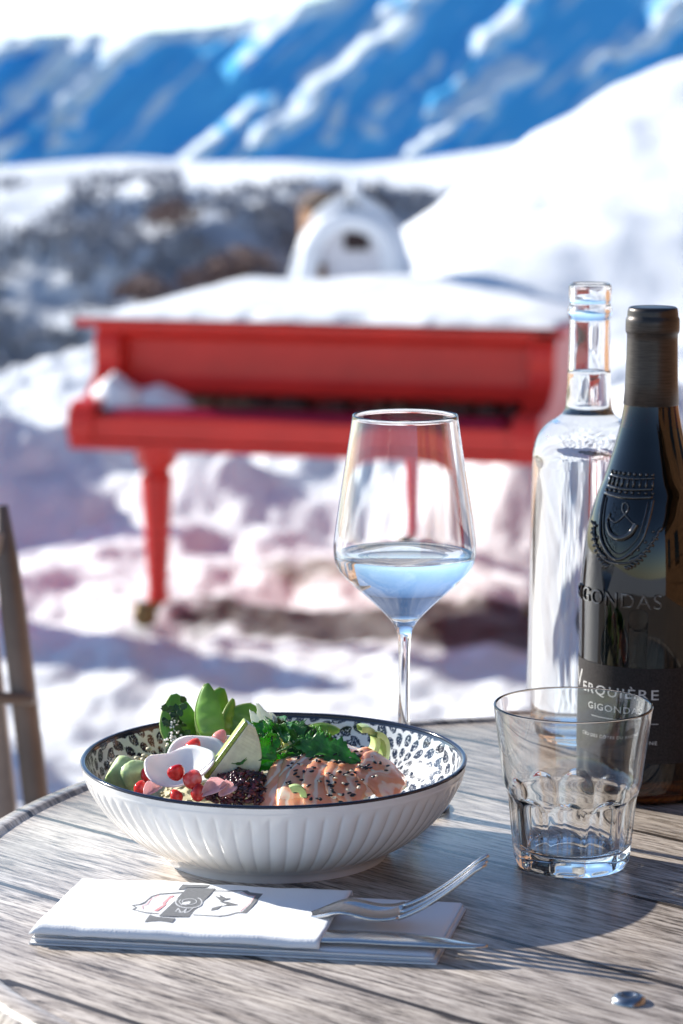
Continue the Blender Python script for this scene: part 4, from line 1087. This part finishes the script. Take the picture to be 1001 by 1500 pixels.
for i in range(9):
    x_ = -0.0150 + i * 0.00375
    crown.append(ellipsoid(ew(x_, 0.1818), 0.0011, 0.0011, 0.0011, 8, 6)); crown.append(etube([(x_, 0.1842), (x_, 0.1890)], 0.0008, 2)); crown.append(ellipsoid(ew(x_, 0.1910), 0.0011, 0.0011, 0.0013, 8, 6))
horn = join(tube([ew(x_, z_, 0.0006) for x_, z_ in smooth_profile([(-0.0078, 0.1705), (-0.0088, 0.1660), (-0.0055, 0.1605), (0.0005, 0.1585), (0.0060, 0.1610), (0.0090, 0.1665)], 6)], [0.0006 + 0.0013 * min(1, i / 20) for i in range(31)], 8),
            etube([(-0.0085, 0.1690), (-0.0030, 0.1665), (0.0030, 0.1730), (0.0015, 0.1765), (-0.0005, 0.1755), (0.0010, 0.1715), (0.0085, 0.1655)], 0.0006))
branch = [etube([(0.0, 0.1455), (0.0085, 0.1470), (0.0160, 0.1535), (0.0215, 0.1640)], 0.0008), etube([(0.0, 0.1455), (-0.0085, 0.1470), (-0.0160, 0.1535), (-0.0205, 0.1640)], 0.0008)]
for sgn in (-1, 1):
    for i in range(9):
        t_ = 0.12 + i * 0.1
        x_, z_ = sgn * (0.004 + 0.0175 * t_), 0.1455 + 0.019 * t_ * t_
        for s2 in (-1, 1):
            q = Vector(ew(x_ + s2 * sgn * 0.0010 + 0.0008 * sgn, z_ + (0.0022 if s2 > 0 else -0.0022), 0.0005))
            branch.append(ellipsoid(q, 0.0011, 0.0009, 0.0021, 8, 6, Matrix.Rotation(sgn * (0.7 if s2 > 0 else 2.0), 4, 'Y')))
        if i % 2: branch.append(ellipsoid(ew(x_, z_ + 0.0046), 0.0011, 0.0011, 0.0011, 8, 6))
cr = obj('crest', shield, M['emboss'], wine)
obj('crown', join(*crown), M['emboss'], cr); obj('horn', horn, M['emboss'], cr); obj('laurel', join(*branch), M['emboss'], cr)
v, f = text_mesh('GIGONDAS', 0.0128, 1.12)
w_ = max(p[0] for p in v)
oe = obj('raised_lettering', ([wrap(-0.0710 + p[0] / w_ * 0.0805, 0.1235 + p[1], 0.0004) for p in v], f), M['emboss'], wine, smooth=False)
solid(oe, 0.0012, 0)

# ------------------------------------------------------------------ napkin, fork, knife
NK = Vector((-0.161, 1.3537, T)); NA = rad(-9.1)
nap = thing('paper_napkin', 'folded white paper napkin pouch with printed crest, holding cutlery', 'napkin', NK, NA)
g_ = N('white_paper'); px_ = g_.map(g_.coord(), rot=(0, 0, 0.8)); vo = g_.n('TexVoronoi', Vector=px_, Scale=900)
g_.bsdf(Base__Color=(0.84, 0.85, 0.86, 1), Roughness=0.85, Specular__IOR__Level=0.2, Normal=g_.bump(vo.outputs[0], 0.25, 0.0004))
M['paper'] = g_.m
def sheet(x0, x1, y0, y1, z0, z1, amp, seed, skew=0.0):
    """a rounded, slightly wavy stack of paper layers"""
    def topz(u, v): return z1 + amp * fbm(u * 3 + seed, v * 2, seed, 3)
    prof = [(0, 0.0), (0, 0.55), (0.004, 0.9), (0.014, 1.0)]
    us = [0, 0.006, 0.02] + [0.05 + 0.9 * i / 22 for i in range(23)] + [0.98, 0.994, 1]
    vs = [0, 0.012, 0.04] + [0.08 + 0.84 * i / 12 for i in range(13)] + [0.96, 0.988, 1]
    V, Fc = [], []
    for v in vs:
        for u in us:
            e = min(u / 0.02, (1 - u) / 0.02, v / 0.04, (1 - v) / 0.04, 1)
            t_ = math.sqrt(max(0, 1 - (1 - e) ** 2))
            zz = z0 + 0.45 * (z1 - z0) + (topz(u, v) - z0 - 0.45 * (z1 - z0)) * t_
            V.append((x0 + (x1 - x0) * u + skew * v, y0 + (y1 - y0) * v, zz))
    n1 = len(V); nu_ = len(us)
    for p in list(V): V.append((p[0], p[1], z0))
    for j in range(len(vs) - 1):
        for i in range(nu_ - 1):
            a = j * nu_ + i
            Fc.append((a, a + 1, a + nu_ + 1, a + nu_)); Fc.append((n1 + a, n1 + a + nu_, n1 + a + nu_ + 1, n1 + a + 1))
    def wall(i0, i1): Fc.append((i0, n1 + i0, n1 + i1, i1))
    for i in range(nu_ - 1): wall(i + 1, i); wall((len(vs) - 1) * nu_ + i, (len(vs) - 1) * nu_ + i + 1)
    for j in range(len(vs) - 1): wall(j * nu_, (j + 1) * nu_); wall((j + 1) * nu_ + nu_ - 1, j * nu_ + nu_ - 1)
    return V, Fc
obj('lower_fold', sheet(0.0, 0.2115, 0.0, 0.0940, 0.0003, 0.0026, 0.0006, 1.0, 0.004), M['paper'], nap)
obj('back_fold', sheet(0.0012, 0.2100, 0.0006, 0.0930, 0.0029, 0.0052, 0.0006, 2.0, 0.004), M['paper'], nap)
PZ = 0.0092
def pocket(u, v):
    x_ = 0.1515 * u + 0.003 * v; y_ = 0.0002 + 0.0925 * v
    e = min(v / 0.05, (1 - v) / 0.05, u / 0.03, 1); t_ = math.sqrt(max(0, 1 - (1 - e) ** 2))
    return (x_, y_, 0.0058 + (PZ - 0.0058) * t_ + 0.0010 * math.exp(-((v - 0.42) / 0.16) ** 2) * ss(0.2, 0.9, u) + 0.0009 * fbm(u * 5, v * 3, 3.0, 3))
pk = obj('pocket', grid(60, 30, pocket), M['paper'], nap); solid(pk, 0.0007, 0)
# printed crest: traced in the plane of the napkin
def nl(cx, cy):     # crop pixels of the crest -> napkin local
    p = atz(180 + cx / 4.55, 1280 + cy / 4.55, T + PZ + 0.0006) - NK
    c, s_ = math.cos(-NA), math.sin(-NA)
    return (p.x * c - p.y * s_, p.x * s_ + p.y * c)
def pz(x_, y_):
    u = max(0, min(1, (x_ - 0.003 * y_ / 0.0925) / 0.1515)); v = max(0, min(1, (y_ - 0.0002) / 0.0925))
    return pocket(u, v)[2] + 0.00055
def decal(polys, lift=0.0):
    V, Fc = [], []
    for P in polys:
        o = len(V)
        for c in P:
            x_, y_ = nl(*c); V.append((x_, y_, pz(x_, y_) + lift))
        Fc.append(tuple(range(o, o + len(P))))
    bm = bmesh.new(); vs = [bm.verts.new(v) for v in V]
    for f in Fc: bm.faces.new([vs[i] for i in f])
    bmesh.ops.triangulate(bm, faces=bm.faces)
    bm.verts.index_update()
    r = [tuple(v.co) for v in bm.verts], [tuple(v.index for v in f.verts) for f in bm.faces]; bm.free()
    return r
def stroke(pts, wd):
    out = []
    for (a, b) in zip(pts, pts[1:]):
        dx, dy = b[0] - a[0], b[1] - a[1]; l = math.hypot(dx, dy) or 1
        ex, ey = dx / l * wd * 0.2, dy / l * wd * 0.2
        nx, ny = -dy / l * wd / 2, dx / l * wd / 2 * 0.55
        out.append([(a[0] - ex + nx, a[1] - ey + ny), (b[0] + ex + nx, b[1] + ey + ny), (b[0] + ex - nx, b[1] + ey - ny), (a[0] - ex - nx, a[1] - ey - ny)])
    return out
m_gp = plain('grey_print', (0.17, 0.175, 0.185), 0.8, var=0.15, nscale=600); m_pp = plain('pink_print', (0.70, 0.30, 0.32), 0.8, var=0.1, nscale=600); m_wp = plain('pale_print', (0.62, 0.63, 0.65), 0.8, var=0.05, nscale=600)
em = obj('crest_outline', decal(stroke([(400, 121), (250, 126), (195, 143), (150, 185), (115, 201), (65, 204)], 11) + stroke([(65, 204), (92, 224), (65, 241)], 12) + stroke([(65, 241), (150, 261), (240, 266)], 9)
        + stroke([(600, 114), (700, 118), (790, 113)], 8) + [[(785, 112), (830, 112), (850, 126), (935, 134), (900, 172), (845, 240), (825, 264), (790, 262), (850, 200), (885, 150), (835, 142)]] + stroke([(815, 258), (760, 262), (700, 280), (640, 289), (560, 284), (470, 276)], 9)), m_gp, nap, smooth=False)
obj('crest_ribbon', decal([[(430, 95), (620, 100), (530, 195), (440, 290), (240, 285), (340, 190)], [(400, 73), (585, 75), (560, 92), (425, 92), (408, 104), (368, 106)], [(180, 276), (225, 290), (352, 298), (330, 325), (245, 316), (145, 326)]], 0.00006), m_gp, nap, smooth=False)
ring = [(440 + 88 * math.cos(q * 0.2618), 192 + 42 * math.sin(q * 0.2618)) for q in range(25)]
ring2 = [(445 + 48 * math.cos(q * 0.2618), 190 + 20 * math.sin(q * 0.2618)) for q in range(25)]
obj('ribbon_lettering', decal(stroke(ring, 9) + stroke(ring2, 6) + stroke([(470, 112), (455, 128), (490, 132), (510, 116), (500, 134), (530, 130), (545, 118)], 7) + stroke([(345, 262), (370, 235), (385, 255), (350, 262), (400, 258), (425, 240), (410, 262), (440, 258), (470, 232)], 7) + stroke([(395, 160), (375, 190), (395, 215)], 6), 0.00012), m_wp, nap, smooth=False)
obj('crest_lines', decal(stroke([(240, 135), (190, 165), (165, 195), (130, 212), (135, 235)], 5) + [[(345, 138), (318, 138), (262, 192), (268, 205), (205, 246), (235, 246), (290, 205), (285, 195)]] + stroke([(885, 150), (840, 200), (785, 252)], 5) + stroke([(780, 126), (815, 134), (840, 146), (880, 150)], 4), 0.00004), m_pp, nap, smooth=False)
obj('crest_mountain', decal([[(612, 148), (652, 158), (640, 140), (690, 164), (725, 162), (700, 172), (672, 176), (660, 186)], [(640, 182), (700, 186), (772, 205), (712, 212), (650, 220), (700, 204)], [(596, 226), (668, 210), (630, 240), (585, 248)]], 0.00004), m_gp, nap, smooth=False)

def nmat(): return Matrix.Translation(NK) @ Matrix.Rotation(NA, 4, 'Z')
# fork
def fork_z(x_): return interp([(0.03, 0.0071), (0.13, 0.0073), (0.152, 0.0128), (0.160, 0.0142), (0.170, 0.0115), (0.178, 0.0106), (0.186, 0.0118), (0.195, 0.0155), (0.205, 0.0215), (0.215, 0.0290), (0.224, 0.0365), (0.232, 0.0440)], x_)
fk = thing('fork', 'steel fork with raised tines lying in the napkin pouch', 'fork', NK, NA)
FY = 0.0415
fz = lambda x_: sum(fork_z(x_ + d) for d in (-0.006, -0.003, 0, 0.003, 0.006)) / 5
def fhalf(x_): return interp([(0.03, 0.0075), (0.06, 0.0065), (0.11, 0.0035), (0.138, 0.004), (0.150, 0.0095), (0.160, 0.0125), (0.172, 0.0132), (0.188, 0.0130)], x_)
v_, f_ = grid(60, 8, lambda u, v: ((0.03 + 0.158 * u), FY + (2 * v - 1) * fhalf(0.03 + 0.158 * u), fz(0.03 + 0.158 * u) + 0.0022 * (2 * v - 1) ** 2 * ss(0.14, 0.16, 0.03 + 0.158 * u)))
solid(obj('handle', (v_, f_), M['steel'], fk), 0.0016, 0)
for k_ in range(4):
    yc = FY + (k_ - 1.5) * 0.0072
    def tine(u, v, yc=yc):
        x_ = 0.1876 + 0.0445 * u; w_ = 0.0021 * (1 - 0.35 * u) * (1 if u < 0.92 else (1 - (u - 0.92) * 9))
        yy = yc + (FY - yc) * 0.16 * u
        return (x_, yy + (2 * v - 1) * w_, fz(x_) + 0.0022 * ((yc - FY) / 0.0132) ** 2)
    solid(obj('tine', grid(24, 2, tine), M['steel'], fk), 0.0019, 0)
# knife
kn = thing('knife', 'steel table knife pointing right out of the napkin pouch', 'knife', NK, NA)
ky = 0.0035
def kout(u, v):
    x_ = 0.146 + 0.090 * u
    back = 0.0225; 
    lo = interp([(0.112, 0.0050), (0.19, 0.0030), (0.215, 0.0045), (0.229, 0.0068), (0.236, 0.0100)], x_)
    hi = interp([(0.112, 0.0225), (0.19, 0.0225), (0.212, 0.0190), (0.229, 0.0125), (0.236, 0.0106)], x_)
    y_ = lo + (hi - lo) * v
    return (x_, y_, 0.0080 + 0.0008 * math.sin(math.pi * v) + 0.0006 * ss(0.150, 0.17, x_) - 0.0010 * ss(0.19, 0.236, x_))
solid(obj('blade', grid(40, 6, kout), M['steel'], kn), 0.0012, 0)
obj('handle', tube([(0.04, 0.0135, 0.0067), (0.08, 0.0135, 0.0067), (0.147, 0.0135, 0.0076)], [0.0009, 0.0009, 0.0009], 12), M['steel'], kn)

# focused light of the sun through the glasses on the table
for o in (gl, tg, wbt, ww, bwo): o.cycles.is_caustics_caster = True
for o in (top,): o.cycles.is_caustics_receiver = True
sl.cycles.is_caustics_light = True
